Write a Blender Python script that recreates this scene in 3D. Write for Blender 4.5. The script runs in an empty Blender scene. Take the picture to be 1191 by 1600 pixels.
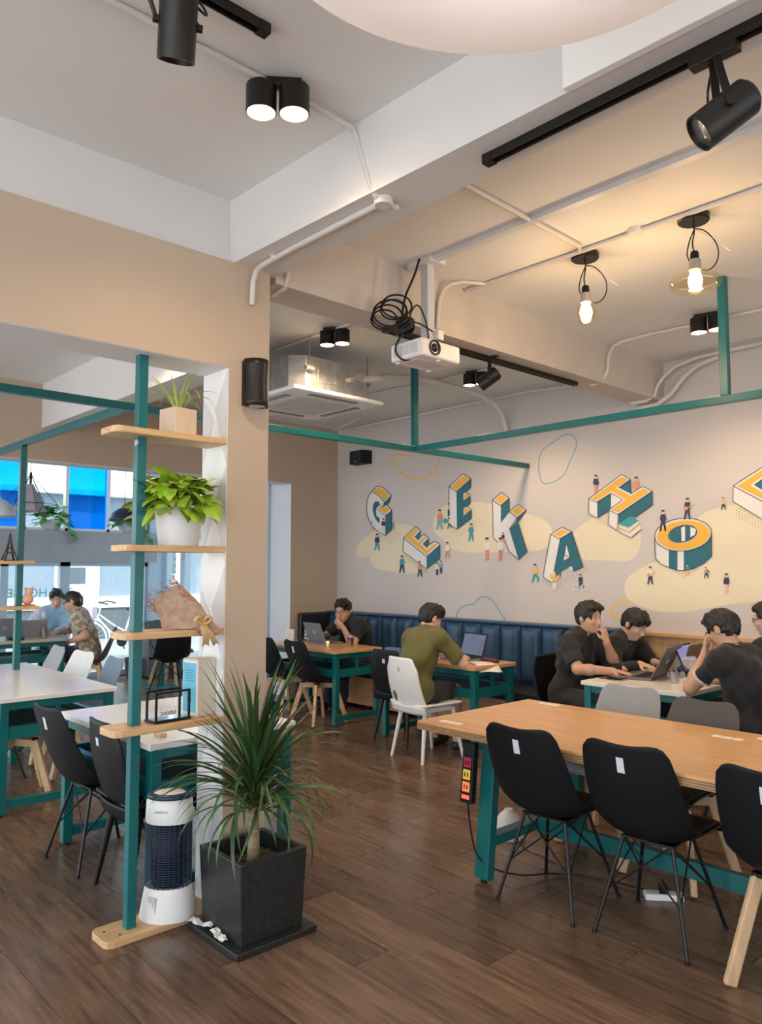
import bpy, bmesh, math, random
import numpy as np
from mathutils import Vector, Matrix, Quaternion
random.seed(7)
SC = bpy.context.scene
COL = SC.collection
PI = math.pi

# ------------------------------------------------------------------ camera
CAM_F, CAM_PITCH, CAM_YAW, CAM_H = 1199.0, math.radians(4.2), math.radians(47.3), 1.6
cam_data = bpy.data.cameras.new('camera')
cam = bpy.data.objects.new('camera', cam_data); COL.objects.link(cam)
cam.location = (0, 0, CAM_H)
cam.rotation_euler = (PI/2 + CAM_PITCH, 0, CAM_YAW)
cam_data.sensor_fit = 'VERTICAL'; cam_data.sensor_height = 24.0
cam_data.lens = 24.0*CAM_F/1600.0
cam_data.clip_start = 0.05; cam_data.clip_end = 200
SC.camera = cam

# ------------------------------------------------------------------ world, exposure
world = bpy.data.worlds.new('world'); SC.world = world; world.use_nodes = True
_n = world.node_tree.nodes; _bg = _n['Background']
_bg.inputs[0].default_value = (0.92, 0.955, 1.0, 1); _bg.inputs[1].default_value = 1.05
SC.view_settings.view_transform = 'Standard'
try: SC.view_settings.look = 'None'
except Exception: pass
SC.view_settings.gamma = 1.0
SC.view_settings.use_curve_mapping = False
SC.view_settings.exposure = 1.60

# daylight sun over the street, high and from behind the building
sun_l = bpy.data.lights.new('sun', 'SUN'); sun_l.energy = 1.7; sun_l.angle = math.radians(3); sun_l.color = (1.0, 0.96, 0.90)
sun = bpy.data.objects.new('sun', sun_l); COL.objects.link(sun); sun.location = (5, -4, 12)
sun.rotation_euler = (Vector((0.62, -0.35, 1.0))).to_track_quat('Z', 'Y').to_euler()

CEIL = 3.45      # ceiling height
WALL_Y = 6.5     # painted wall
SIDE_X = -7.9    # beige lintel wall before the veranda
GLASS_X = -11.3  # street front glazing
ARCH_X = -3.23   # face of the arch wall and pillar

# ------------------------------------------------------------------ materials
MATS = {}
def mat(name, col, rough=0.5, metal=0.0, var=0.06, scale=6.0, bump=0.0, bscale=60.0, emit=0.0, ecol=None,
        spec=0.5, stretch=None, rnd=0.0, coat=0.0, alpha=None, trans=0.0, sheen=0.0):
    if name in MATS: return MATS[name]
    m = bpy.data.materials.new(name); m.use_nodes = True
    nt = m.node_tree; b = nt.nodes['Principled BSDF']
    b.inputs['Roughness'].default_value = rough; b.inputs['Metallic'].default_value = metal
    b.inputs['Specular IOR Level'].default_value = spec
    if coat: b.inputs['Coat Weight'].default_value = coat; b.inputs['Coat Roughness'].default_value = 0.15
    if trans: b.inputs['Transmission Weight'].default_value = trans
    if sheen: b.inputs['Sheen Weight'].default_value = sheen
    tc = nt.nodes.new('ShaderNodeTexCoord'); mp = nt.nodes.new('ShaderNodeMapping')
    nt.links.new(tc.outputs['Object'], mp.inputs[0])
    if stretch: mp.inputs['Scale'].default_value = stretch
    nz = nt.nodes.new('ShaderNodeTexNoise'); nz.inputs['Scale'].default_value = scale; nz.inputs['Detail'].default_value = 4
    nt.links.new(mp.outputs[0], nz.inputs['Vector'])
    rp = nt.nodes.new('ShaderNodeValToRGB'); e = rp.color_ramp.elements
    e[0].position = 0.3; e[1].position = 0.7
    e[0].color = tuple(max(0, c*(1-var)) for c in col)+(1,); e[1].color = tuple(min(1, c*(1+var)) for c in col)+(1,)
    nt.links.new(nz.outputs['Fac'], rp.inputs[0])
    out = rp.outputs[0]
    if rnd:
        oi = nt.nodes.new('ShaderNodeObjectInfo'); hs = nt.nodes.new('ShaderNodeHueSaturation')
        mr = nt.nodes.new('ShaderNodeMapRange'); mr.inputs[3].default_value = 1-rnd; mr.inputs[4].default_value = 1+rnd
        nt.links.new(oi.outputs['Random'], mr.inputs[0]); nt.links.new(mr.outputs[0], hs.inputs['Value'])
        nt.links.new(out, hs.inputs['Color']); out = hs.outputs[0]
    nt.links.new(out, b.inputs['Base Color'])
    if bump:
        n2 = nt.nodes.new('ShaderNodeTexNoise'); n2.inputs['Scale'].default_value = bscale; n2.inputs['Detail'].default_value = 3
        nt.links.new(mp.outputs[0], n2.inputs['Vector'])
        bp = nt.nodes.new('ShaderNodeBump'); bp.inputs['Strength'].default_value = bump; bp.inputs['Distance'].default_value = 0.01
        nt.links.new(n2.outputs['Fac'], bp.inputs['Height']); nt.links.new(bp.outputs[0], b.inputs['Normal'])
    if emit:
        b.inputs['Emission Color'].default_value = tuple(ecol or col)+(1,); b.inputs['Emission Strength'].default_value = emit
    MATS[name] = m; return m
def pane_mat(name, col, gloss=0.07, rough=0.0):
    """thin sheet of glass: clear or tinted see-through with a little mirror gloss"""
    if name in MATS: return MATS[name]
    m = bpy.data.materials.new(name); m.use_nodes = True; nt = m.node_tree
    nt.nodes.remove(nt.nodes['Principled BSDF'])
    t = nt.nodes.new('ShaderNodeBsdfTransparent'); t.inputs[0].default_value = tuple(col)+(1,)
    g = nt.nodes.new('ShaderNodeBsdfGlossy'); g.inputs['Roughness'].default_value = rough
    mx = nt.nodes.new('ShaderNodeMixShader'); mx.inputs[0].default_value = gloss
    nt.links.new(t.outputs[0], mx.inputs[1]); nt.links.new(g.outputs[0], mx.inputs[2])
    nt.links.new(mx.outputs[0], nt.nodes['Material Output'].inputs[0]); MATS[name] = m; return m

def floor_mat():
    m = mat('floor_wood', (0.155, 0.095, 0.062), rough=0.34, var=0.42, scale=2.4, stretch=(1.2, 14, 14), rnd=0.24)
    nt = m.node_tree; b = nt.nodes['Principled BSDF']
    tc = nt.nodes.new('ShaderNodeTexCoord'); nz = nt.nodes.new('ShaderNodeTexNoise'); nz.inputs['Scale'].default_value = 5
    mr = nt.nodes.new('ShaderNodeMapRange'); mr.inputs[3].default_value = 0.22; mr.inputs[4].default_value = 0.32
    nt.links.new(tc.outputs['Object'], nz.inputs['Vector']); nt.links.new(nz.outputs['Fac'], mr.inputs[0]); nt.links.new(mr.outputs[0], b.inputs['Roughness'])
    return m
FLOORM = floor_mat()
CEILM = mat('ceiling_paint', (0.76, 0.765, 0.755), 0.7, var=0.03, scale=1.5, bump=0.04, bscale=25)
BEAMM = mat('beam_paint', (0.70, 0.69, 0.68), 0.65, var=0.03, scale=1.5, bump=0.03, bscale=25)
BEIGE = mat('beige_wall_paint', (0.51, 0.405, 0.305), 0.7, var=0.03, scale=1.2, bump=0.04, bscale=30)
MURALW = mat('mural_wall_paint', (0.62, 0.57, 0.53), 0.7, var=0.035, scale=0.8, bump=0.03, bscale=30)
WHITEP = mat('white_paint', (0.85, 0.85, 0.85), 0.55, var=0.02)
GREYP = mat('pale_grey_paint', (0.70, 0.71, 0.72), 0.55, var=0.02)
PIPE = mat('conduit_plastic', (0.66, 0.63, 0.60), 0.5, var=0.05)
TEAL = mat('teal_steel', (0.004, 0.130, 0.138), 0.33, var=0.12, scale=9, bump=0.02, bscale=40)
BLACKP = mat('black_plastic', (0.005, 0.0065, 0.009), 0.5, spec=0.3, var=0.15, bump=0.03, bscale=220)
BLACKM = mat('black_metal', (0.012, 0.012, 0.013), 0.35, metal=0.4, var=0.15)
LAMPB = mat('lamp_black', (0.022, 0.02, 0.018), 0.38, metal=0.5, var=0.15)
WOODL = mat('light_wood', (0.62, 0.40, 0.20), 0.42, var=0.16, scale=3.5, stretch=(14, 1.2, 14), bump=0.03, bscale=30)
WOODX = mat('light_wood_long', (0.64, 0.355, 0.145), 0.33, var=0.16, scale=3.5, stretch=(1.1, 16, 14), bump=0.03, bscale=20, coat=0.15)
WOODP = mat('panel_wood', (0.66, 0.43, 0.22), 0.45, var=0.14, scale=4, stretch=(14, 14, 1.2), rnd=0.12)
WOODE = mat('plywood_edge', (0.36, 0.22, 0.11), 0.6, var=0.45, scale=5, stretch=(2, 2, 60))
WOODG = mat('beech_leg', (0.60, 0.41, 0.24), 0.45, var=0.14, scale=4, stretch=(10, 10, 1.5))
WHITET = mat('white_laminate', (0.80, 0.78, 0.76), 0.22, var=0.02)
SHELLG = mat('grey_shell', (0.30, 0.305, 0.31), 0.45, var=0.05)
SHELLDG = mat('dark_grey_shell', (0.075, 0.066, 0.06), 0.5, var=0.06)
SHELLB = mat('blue_grey_shell', (0.13, 0.20, 0.27), 0.45, var=0.05)
SHELLW = mat('white_shell', (0.78, 0.80, 0.80), 0.35, var=0.02)
PAD = mat('black_cushion', (0.014, 0.016, 0.02), 0.7, var=0.2, bump=0.1, bscale=120)
STICK = mat('label_paper', (0.62, 0.66, 0.70), 0.6, var=0.02)
LEATH = mat('blue_leather', (0.022, 0.068, 0.14), 0.36, var=0.22, scale=5, bump=0.06, bscale=90)
LEATHD = mat('dark_leather', (0.012, 0.012, 0.014), 0.45, var=0.2, bump=0.06, bscale=90)
GLASS = pane_mat('window_glass', (0.93, 0.98, 0.98), 0.06)
BLUEG = pane_mat('blue_film_glass', (0.03, 0.52, 1.0), 0.05)
CUPG = pane_mat('drinking_glass', (0.93, 0.95, 0.95), 0.14, 0.02)
AMBERG = pane_mat('amber_glass', (1.0, 0.93, 0.78), 0.14, 0.02)
FRAME = mat('pale_blue_frame', (0.42, 0.56, 0.68), 0.4, var=0.03)
ALU = mat('aluminium', (0.50, 0.52, 0.54), 0.4, metal=0.85, var=0.05)
GALV = mat('galvanised_steel', (0.52, 0.54, 0.54), 0.38, metal=0.75, var=0.2, scale=14)
LAMPON = mat('lamp_diffuser_lit', (1, 0.82, 0.58), 0.5, var=0.0, emit=9.0, ecol=(1.0, 0.66, 0.36))
BULBON = mat('bulb_lit', (1, 0.85, 0.6), 0.5, var=0.0, emit=16.0, ecol=(1.0, 0.62, 0.28))
REFL = mat('lamp_reflector', (0.75, 0.72, 0.68), 0.25, metal=0.8)
STONE = mat('black_terrazzo', (0.018, 0.02, 0.02), 0.4, var=0.5, scale=55, bump=0.05, bscale=80)
GRAVEL = mat('gravel', (0.09, 0.075, 0.055), 0.9, var=0.5, scale=20)
LEAFD = mat('dark_leaf', (0.045, 0.105, 0.03), 0.4, var=0.35, scale=5, rnd=0.4)
LEAFL = mat('lime_leaf', (0.30, 0.46, 0.035), 0.42, var=0.3, scale=9, rnd=0.3)
LEAFM = mat('mid_leaf', (0.10, 0.36, 0.06), 0.42, var=0.3, scale=9, rnd=0.25)
LEAFS = mat('spider_leaf', (0.38, 0.50, 0.16), 0.45, var=0.25, scale=9, rnd=0.2)
BARK = mat('cane_bark', (0.32, 0.25, 0.15), 0.8, var=0.35, scale=8, stretch=(2, 2, 22), bump=0.3, bscale=30)
KRAFT = mat('kraft_paper', (0.42, 0.28, 0.20), 0.85, var=0.2, scale=30, bump=0.25, bscale=60)
RIBBON = mat('straw_ribbon', (0.62, 0.42, 0.20), 0.5, var=0.15)
PAPER = mat('white_paper', (0.80, 0.78, 0.74), 0.7, var=0.02)
SCREEN = mat('laptop_screen', (0.03, 0.035, 0.05), 0.25, var=0.1)
SILVER = mat('silver_laptop', (0.36, 0.37, 0.39), 0.38, metal=0.5, var=0.03)
GUNM = mat('grey_laptop', (0.17, 0.17, 0.17), 0.4, metal=0.5, var=0.05)
DARKLID = mat('slate_laptop', (0.20, 0.24, 0.29), 0.42, metal=0.3, var=0.03)
KEYS = mat('keyboard_black', (0.02, 0.02, 0.022), 0.5)
SKIN = mat('skin', (0.58, 0.34, 0.22), 0.48, var=0.05, scale=14)
SKIN2 = mat('skin_fair', (0.66, 0.42, 0.31), 0.48, var=0.05, scale=14)
LIP = mat('lips', (0.42, 0.17, 0.13), 0.45)
HAIR = mat('dark_hair', (0.012, 0.009, 0.007), 0.42, var=0.4, scale=40, bump=0.4, bscale=120)
EYEW = mat('eye_white', (0.75, 0.73, 0.70), 0.3); EYEB = mat('iris_dark', (0.015, 0.01, 0.008), 0.2)
def cloth(name, col, var=0.12): return mat(name, col, 0.85, var=var, scale=9, bump=0.08, bscale=200, sheen=0.1)

# ------------------------------------------------------------------ mesh builder
class MB:
    def __init__(s): s.v = []; s.f = []; s.m = []; s.mi = 0
    def add(s, vs, fs):
        b = len(s.v); s.v += [tuple(v) for v in vs]
        for f in fs: s.f.append(tuple(i+b for i in f)); s.m.append(s.mi)
        return s
    def box(s, x0, x1, y0, y1, z0, z1, M=None):
        vs = [Vector((x, y, z)) for z in (z0, z1) for y in (y0, y1) for x in (x0, x1)]
        if M is not None: vs = [M @ v for v in vs]
        return s.add(vs, [(0,2,3,1),(4,5,7,6),(0,1,5,4),(2,6,7,3),(0,4,6,2),(1,3,7,5)])
    def cyl(s, p0, p1, r0, r1=None, n=12, caps=True):
        r1 = r0 if r1 is None else r1
        p0, p1 = Vector(p0), Vector(p1); d = (p1-p0).normalized()
        a = d.orthogonal().normalized(); b = d.cross(a)
        vs = []
        for p, r in ((p0, r0), (p1, r1)):
            for i in range(n):
                t = 2*PI*i/n; vs.append(p+(a*math.cos(t)+b*math.sin(t))*r)
        fs = [(i, (i+1)%n, n+(i+1)%n, n+i) for i in range(n)]
        if caps: fs += [tuple(range(n-1, -1, -1)), tuple(range(n, 2*n))]
        return s.add(vs, fs)
    def bar(s, p0, p1, w, h=None, up=(0, 0, 1)):
        """square bar between two points"""
        h = w if h is None else h
        p0, p1 = Vector(p0), Vector(p1); d = (p1-p0).normalized(); up = Vector(up)
        if abs(d.dot(up)) > 0.99: up = Vector((0, 1, 0))
        a = d.cross(up).normalized(); b = a.cross(d).normalized()
        vs = [p+a*sx*w/2+b*sy*h/2 for p in (p0, p1) for sx, sy in ((-1,-1),(1,-1),(1,1),(-1,1))]
        return s.add(vs, [(0,3,2,1),(4,5,6,7),(0,1,5,4),(1,2,6,5),(2,3,7,6),(3,0,4,7)])
    def tube(s, pts, r, n=8, closed=False, smooth=0):
        P = [Vector(p) for p in pts]
        for _ in range(smooth):
            Q = [P[0]]
            for i in range(len(P)-1): Q += [P[i]*0.75+P[i+1]*0.25, P[i]*0.25+P[i+1]*0.75]
            P = Q+[P[-1]]
        m = len(P); prev = None; vs = []
        for i, p in enumerate(P):
            if closed: d = P[(i+1)%m]-P[i-1]
            else: d = P[min(i+1, m-1)]-P[max(i-1, 0)]
            d.normalize()
            a = d.orthogonal().normalized() if prev is None else (prev-d*prev.dot(d))
            if a.length < 1e-5: a = d.orthogonal()
            a.normalize(); prev = a; b = d.cross(a)
            rr = r(i/(m-1)) if callable(r) else r
            for k in range(n):
                t = 2*PI*k/n; vs.append(p+(a*math.cos(t)+b*math.sin(t))*rr)
        fs = []
        for i in range(m if closed else m-1):
            j = (i+1)%m
            for k in range(n): fs.append((i*n+k, i*n+(k+1)%n, j*n+(k+1)%n, j*n+k))
        if not closed: fs += [tuple(range(n-1, -1, -1)), tuple((m-1)*n+k for k in range(n))]
        return s.add(vs, fs)
    def lathe(s, prof, n=24, o=(0, 0, 0), sx=1.0, sy=1.0, M=None):
        o = Vector(o); vs = []; fs = []
        for r, z in prof:
            for k in range(n):
                t = 2*PI*k/n; v = Vector((r*math.cos(t)*sx, r*math.sin(t)*sy, z))
                vs.append((M @ v if M is not None else v)+o)
        for i in range(len(prof)-1):
            for k in range(n): fs.append((i*n+k, i*n+(k+1)%n, (i+1)*n+(k+1)%n, (i+1)*n+k))
        if prof[0][0] > 1e-6: fs.append(tuple(range(n-1, -1, -1)))
        if prof[-1][0] > 1e-6: fs.append(tuple((len(prof)-1)*n+k for k in range(n)))
        return s.add(vs, fs)
    def ball(s, c, r, n=14, sx=1, sy=1, sz=1):
        m = n//2; return s.lathe([(r*math.sin(PI*i/m), -r*math.cos(PI*i/m)*sz) for i in range(m+1)], n, c, sx, sy)
    def prism(s, pts, z0, z1, M=None):
        n = len(pts); vs = [Vector((x, y, z)) for z in (z0, z1) for x, y in pts]
        if M is not None: vs = [M @ v for v in vs]
        return s.add(vs, [tuple(range(n-1, -1, -1)), tuple(range(n, 2*n))]+[(i, (i+1)%n, n+(i+1)%n, n+i) for i in range(n)])
    def grid(s, fn, nu, nv):
        vs = [fn(i/(nu-1), j/(nv-1)) for j in range(nv) for i in range(nu)]
        return s.add(vs, [(j*nu+i, j*nu+i+1, (j+1)*nu+i+1, (j+1)*nu+i) for j in range(nv-1) for i in range(nu-1)])
    def mesh(s, name, mats, smooth=False, weld=True):
        me = bpy.data.meshes.new(name); me.from_pydata(s.v, [], s.f)
        for m in (mats if isinstance(mats, (list, tuple)) else [mats]): me.materials.append(m)
        if any(s.m): me.polygons.foreach_set('material_index', s.m)
        if weld:
            bm = bmesh.new(); bm.from_mesh(me)
            bmesh.ops.remove_doubles(bm, verts=bm.verts, dist=1e-6)
            bmesh.ops.recalc_face_normals(bm, faces=bm.faces); bm.to_mesh(me); bm.free()
        if smooth: me.polygons.foreach_set('use_smooth', [True]*len(me.polygons))
        me.update(); return me
    def build(s, name, mats, parent=None, smooth=False, bev=0.0, loc=None, rot=None, seg=2, solid=0.0, sub=0, angle=None):
        me = s.mesh(name, mats, smooth or angle is not None)
        o = bpy.data.objects.new(name, me); COL.objects.link(o)
        if parent is not None: o.parent = parent
        if loc is not None: o.location = loc
        if rot is not None: o.rotation_euler = rot
        if angle is not None: me.set_sharp_from_angle(angle=math.radians(angle))
        if solid:
            md = o.modifiers.new('thick', 'SOLIDIFY'); md.thickness = solid; md.offset = 0
        if bev:
            md = o.modifiers.new('bevel', 'BEVEL'); md.width = bev; md.segments = seg; md.limit_method = 'ANGLE'; md.angle_limit = math.radians(40)
        if sub:
            md = o.modifiers.new('sub', 'SUBSURF'); md.levels = sub; md.render_levels = sub
        return o

def thing(name, label, cat, loc=(0, 0, 0), rz=0.0, group=None):
    o = bpy.data.objects.new(name, None); COL.objects.link(o); o.empty_display_size = 0.1
    o.location = loc; o.rotation_euler = (0, 0, rz); o['label'] = label; o['category'] = cat
    if group: o['group'] = group
    return o
def tag(o, label, cat, group=None):
    o['label'] = label; o['category'] = cat
    if group: o['group'] = group
    return o
def struct(o): o['kind'] = 'structure'; return o
def copy_tree(o, parent=None):
    c = o.copy(); COL.objects.link(c)
    if parent is not None:
        c.parent = parent; c.matrix_parent_inverse = o.matrix_parent_inverse.copy()
    for ch in o.children: copy_tree(ch, c)
    return c
def dup(o, loc, rz, label, group=None):
    c = copy_tree(o); c.location = loc; c.rotation_euler = (0, 0, rz); c['label'] = label
    if group: c['group'] = group
    return c
def child(name, me, parent, loc=(0, 0, 0), rot=(0, 0, 0), scale=(1, 1, 1)):
    o = bpy.data.objects.new(name, me); COL.objects.link(o); o.parent = parent
    o.location = loc; o.rotation_euler = rot; o.scale = scale; return o
def text_mesh(body, size, name, material, extrude=0.0006):
    cu = bpy.data.curves.new(name, 'FONT'); cu.body = body; cu.size = size; cu.extrude = extrude
    cu.align_x = 'CENTER'; cu.align_y = 'CENTER'; cu.resolution_u = 3
    t = bpy.data.objects.new(name, cu); COL.objects.link(t)
    bpy.context.view_layer.update()
    me = bpy.data.meshes.new_from_object(t.evaluated_get(bpy.context.evaluated_depsgraph_get()))
    bpy.data.objects.remove(t); me.materials.clear(); me.materials.append(material); return me
# photograph pixel -> point on a known plane of the room (the walls are where they stand; used for wall paint)
_fh = Vector((-math.sin(CAM_YAW), math.cos(CAM_YAW), 0)); _rt = Vector((math.cos(CAM_YAW), math.sin(CAM_YAW), 0))
_fw = _fh*math.cos(CAM_PITCH)+Vector((0, 0, 1))*math.sin(CAM_PITCH); _up = -_fh*math.sin(CAM_PITCH)+Vector((0, 0, 1))*math.cos(CAM_PITCH)
def at(x, y, axis, val):
    d = _fw+_rt*((x-595.5)/CAM_F)-_up*((y-800)/CAM_F); k = 'xyz'.index(axis)
    o = Vector((0, 0, CAM_H)); return o+d*((val-o[k])/d[k])
# ------------------------------------------------------------------ room shell
def wallbox(name, x0, x1, y0, y1, z0, z1, m, parent=None, bev=0.0):
    o = MB().box(x0, x1, y0, y1, z0, z1).build(name, m, parent, bev=bev)
    if parent is None: struct(o)
    return o
floor = wallbox('floor', -11.45, 3.6, -3.2, 6.75, -0.12, -0.008, mat('subfloor', (0.03, 0.018, 0.012), 0.6))
PL, PWD = 1.6, 0.2
plank_me = MB().box(0.0015, PL-0.0015, 0.001, PWD-0.001, -0.008, 0.0).mesh('plank', FLOORM)
row = 0; y = 0.7; planks = 0
while y < 6.5:
    x0 = -11.3-((row*0.62) % PL) + 0.4
    # rows are laid along the painted wall; only the stretch the room shows
    x = x0
    while x < 0.9:
        lim = -1.3*y-0.9 if y < 5.5 else -12       # nearer rows need no boards far off to the left
        if x+PL > max(-11.3, lim-4.6) and x < 0.6 and planks < 300 and x > -11.5:
            child('plank', plank_me, floor, (x, y, 0)); planks += 1
        x += PL
    y += PWD; row += 1
far = MB()
for yy in np.arange(0.7, 6.5, PWD):
    lim = max(-11.3, (-1.3*yy-0.9 if yy < 5.5 else -12)-4.6)
    if lim > -11.2: far.box(-11.45, lim-0.9, yy+0.001, yy+PWD-0.001, -0.008, -0.0005)
far.box(-11.45, 3.6, -3.2, 0.698, -0.008, 0.0); far.box(2.2, 3.6, 0.7, 6.5, -0.008, 0.0)
far.build('far_boards', FLOORM, floor)['kind'] = 'stuff'

ceiling = wallbox('ceiling', -11.5, 3.6, -3.2, 6.75, CEIL, CEIL+0.15, CEILM)
wall_back = wallbox('wall_back', -8.3, 3.6, WALL_Y, WALL_Y+0.2, -0.1, CEIL, MURALW)
wl = MB().box(SIDE_X-0.25, SIDE_X, 5.74, WALL_Y, -0.1, CEIL).box(SIDE_X-0.25, SIDE_X, -3.2, 5.74, 2.68, CEIL)
wall_left = struct(wl.build('wall_left', BEIGE))
wr_ = MB().box(3.6, 3.8, -3.2, WALL_Y, -0.1, 0.8).box(3.6, 3.8, -3.2, WALL_Y, 2.5, CEIL).box(3.6, 3.8, 5.6, WALL_Y, 0.8, 2.5).box(3.6, 3.8, -3.2, -2.4, 0.8, 2.5).box(3.6, 3.8, 1.5, 1.7, 0.8, 2.5)
struct(wr_.build('wall_right_unseen', BEIGE))  # unseen wall, added with openings to cut the light from this side
ret = MB().box(-8.36, SIDE_X-0.25, 5.74, 5.95, -0.1, 2.68).box(-8.36, SIDE_X-0.25, 5.74, 5.95, 2.68, CEIL)
ret.build('return_pier', GREYP, wall_left)
MB().box(SIDE_X-0.249, SIDE_X-0.001, 5.735, 5.74, 0, 2.68).build('reveal', GREYP, wall_left)
MB().box(SIDE_X-0.25, SIDE_X, -3.2, 5.74, 2.672, 2.68).build('reveal', GREYP, wall_left)
# arch wall with its pillar, seen on the left
PX0, PX1, PY0, PY1, ARZ = -3.47, ARCH_X, 1.965, 2.2, 2.585
aw = MB().box(PX0, PX1, PY0, PY1, 0, 3.12).box(PX0, PX1, -3.2, PY0, ARZ, 3.12)
wall_arch = struct(aw.build('wall_arch', BEIGE))
rv = MB().box(PX0+0.002, PX1-0.004, PY0-0.003, PY0, 0.0, ARZ).build('reveal', WHITEP, wall_arch)
MB().box(PX0+0.002, PX1-0.004, -3.2, PY0, ARZ-0.003, ARZ).build('reveal', GREYP, wall_arch)
# faceted paint of the reveal: grey and white triangles
for a, b in ((0.0, 0.55), (0.55, 1.1), (1.1, 1.62), (1.62, 2.1), (2.1, 2.58)):
    y = PY0-0.0045
    t = MB().add([(PX1-0.006, y, b), (PX1-0.006, y, a), (PX0+0.12, y, (a+b)/2+0.05)], [(0, 1, 2)])
    t.build('paint_triangle', mat('reveal_grey', (0.66, 0.67, 0.68), 0.6), rv)
    t = MB().add([(PX0+0.004, y, a+0.02), (PX0+0.11, y, (a+b)/2), (PX0+0.004, y, b-0.12)], [(0, 1, 2)])
    t.build('paint_triangle', mat('reveal_light', (0.72, 0.73, 0.74), 0.6), rv)
wallbox('trim_1', PX0, ARCH_X-0.045, -3.2, 2.2, 3.12, CEIL, BEAMM)                # upper beam over the arch, a little set back
struct(MB().prism([(-3.274, 1.985), (-.7, 2.05), (3.6, 2.05), (3.6, 2.27), (-3.274, 2.25)], 3.12, CEIL).build('trim_2', BEAMM))                       # beam across the room
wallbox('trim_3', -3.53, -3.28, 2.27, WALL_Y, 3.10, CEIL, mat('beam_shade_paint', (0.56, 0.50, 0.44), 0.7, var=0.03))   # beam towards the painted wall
wallbox('trim_4', SIDE_X, -4.75, 2.66, 2.92, 3.0, CEIL, BEAMM)                       # beam of the left bay
lp = MB().prism([(-1.32, 2.0), (-.7, 2.022), (1.9, 2.022), (1.9, 2.05), (-.7, 2.05), (-1.32, 2.034)], 3.115, 3.42)  # brighter lit part of the beam side, put into a whiter panel
tag(lp.build('bright_beam_panel', mat('bright_beam_tone', (0.90, 0.90, 0.88), 0.5, var=0.01), bev=0.003), 'brighter lit stretch of the ceiling beam side, added as a white panel', 'board')

# ------------------------------------------------------------------ street front
def window(name, label_none=None): 
    o = bpy.data.objects.new(name, None); COL.objects.link(o); o['kind'] = 'structure'; return o
w1 = window('window_1')
edges = [0.3, 0.92, 1.5, 1.87, 2.45, 3.03, 3.60, 4.18, 4.80, 5.40]
fr = MB()
for i, yb in enumerate(edges+[5.98]): fr.box(GLASS_X-0.05, GLASS_X+0.05, yb-0.022, yb+0.022, 2.14, CEIL)
fr.box(GLASS_X-0.05, GLASS_X+0.05, 0.3, 5.9, 2.14, 2.18)
fr.build('window_frame', WHITEP, w1)
for i in range(len(edges)-1):
    blue = i % 2 == 1
    MB().box(GLASS_X-0.004, GLASS_X+0.004, edges[i]+0.02, edges[i+1]-0.02, 2.17, CEIL).build('pane', BLUEG if blue else GLASS, w1)
wallbox('wall_street', GLASS_X-0.15, GLASS_X+0.12, -3.2, 5.56, 1.69, 2.14, mat('street_band_paint', (0.34, 0.37, 0.40), 0.6))
wallbox('trim_5', GLASS_X-0.1, GLASS_X+0.1, 5.44, 5.66, 0, CEIL, FRAME)
w2 = window('window_2'); fr = MB()
for yb, w in ((0.3, .04), (1.4, .04), (2.4, .04), (3.36, .05), (4.18, .07), (5.24, .03), (5.43, .03)): fr.box(GLASS_X-0.05, GLASS_X+0.05, yb-w, yb+w, 0, 1.69)
fr.box(GLASS_X-0.05, GLASS_X+0.05, 0.3, 5.5, 0, 0.08); fr.box(GLASS_X-0.05, GLASS_X+0.05, 0.3, 5.5, 1.63, 1.69)
fr.build('window_frame', FRAME, w2)
ey = [0.3, 1.4, 2.4, 3.36, 4.18, 5.24]
for a, b in zip(ey, ey[1:]): MB().box(GLASS_X-0.004, GLASS_X+0.004, a+0.04, b-0.04, 0.07, 1.64).build('pane', GLASS, w2)
w3 = window('window_3'); fr = MB()
for xb, w in ((-11.2, .08), (-10.62, .07), (-9.5, .05), (-8.4, .05)): fr.box(xb-w, xb+w, 5.70, 5.80, 0, CEIL)
fr.box(-11.3, -8.36, 5.70, 5.80, 0, 0.09); fr.box(-11.3, -8.36, 5.70, 5.80, 2.02, 2.10)
fr.build('window_frame', FRAME, w3)
ex = [-11.2, -10.62, -9.5, -8.4]
for a, b in zip(ex, ex[1:]):
    MB().box(a+.05, b-.05, 5.746, 5.754, 0.08, 2.03).build('pane', GLASS, w3)
    MB().box(a+.05, b-.05, 5.746, 5.754, 2.09, CEIL).build('pane', BLUEG if b > -8.6 else GLASS, w3)
# lettering stuck on the street panes (read from outside, so mirrored in here)
LET = mat('window_lettering', (0.30, 0.50, 0.52), 0.6)
for body, size, yy, zz in (('THE HOUSE', 0.17, 3.86, 1.25), ('GEEK', 0.17, 3.93, 0.92)):
    o = bpy.data.objects.new('window_lettering', text_mesh(body, size, 'window_lettering', LET)); COL.objects.link(o); o.parent = w2
    o.location = (GLASS_X+0.009, yy, zz); o.rotation_euler = (PI/2, 0, -PI/2)
lst = MB()
for k, zz in enumerate((0.80, 0.76, 0.70, 0.66, 0.61, 0.56)): lst.box(GLASS_X+0.005, GLASS_X+0.007, 3.70+0.05*(k % 2), 4.02-0.03*(k % 3), zz, zz+0.014)
lst.build('sticker_lines', LET, w2)
st = MB()
for k in range(9): st.box(-11.05+0.03*(k % 2), -10.93, 5.742, 5.744, 0.9+k*0.11, 0.95+k*0.11)
st.build('sticker_lines', mat('white_sticker', (0.8, 0.85, 0.85), 0.6), w3)

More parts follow.
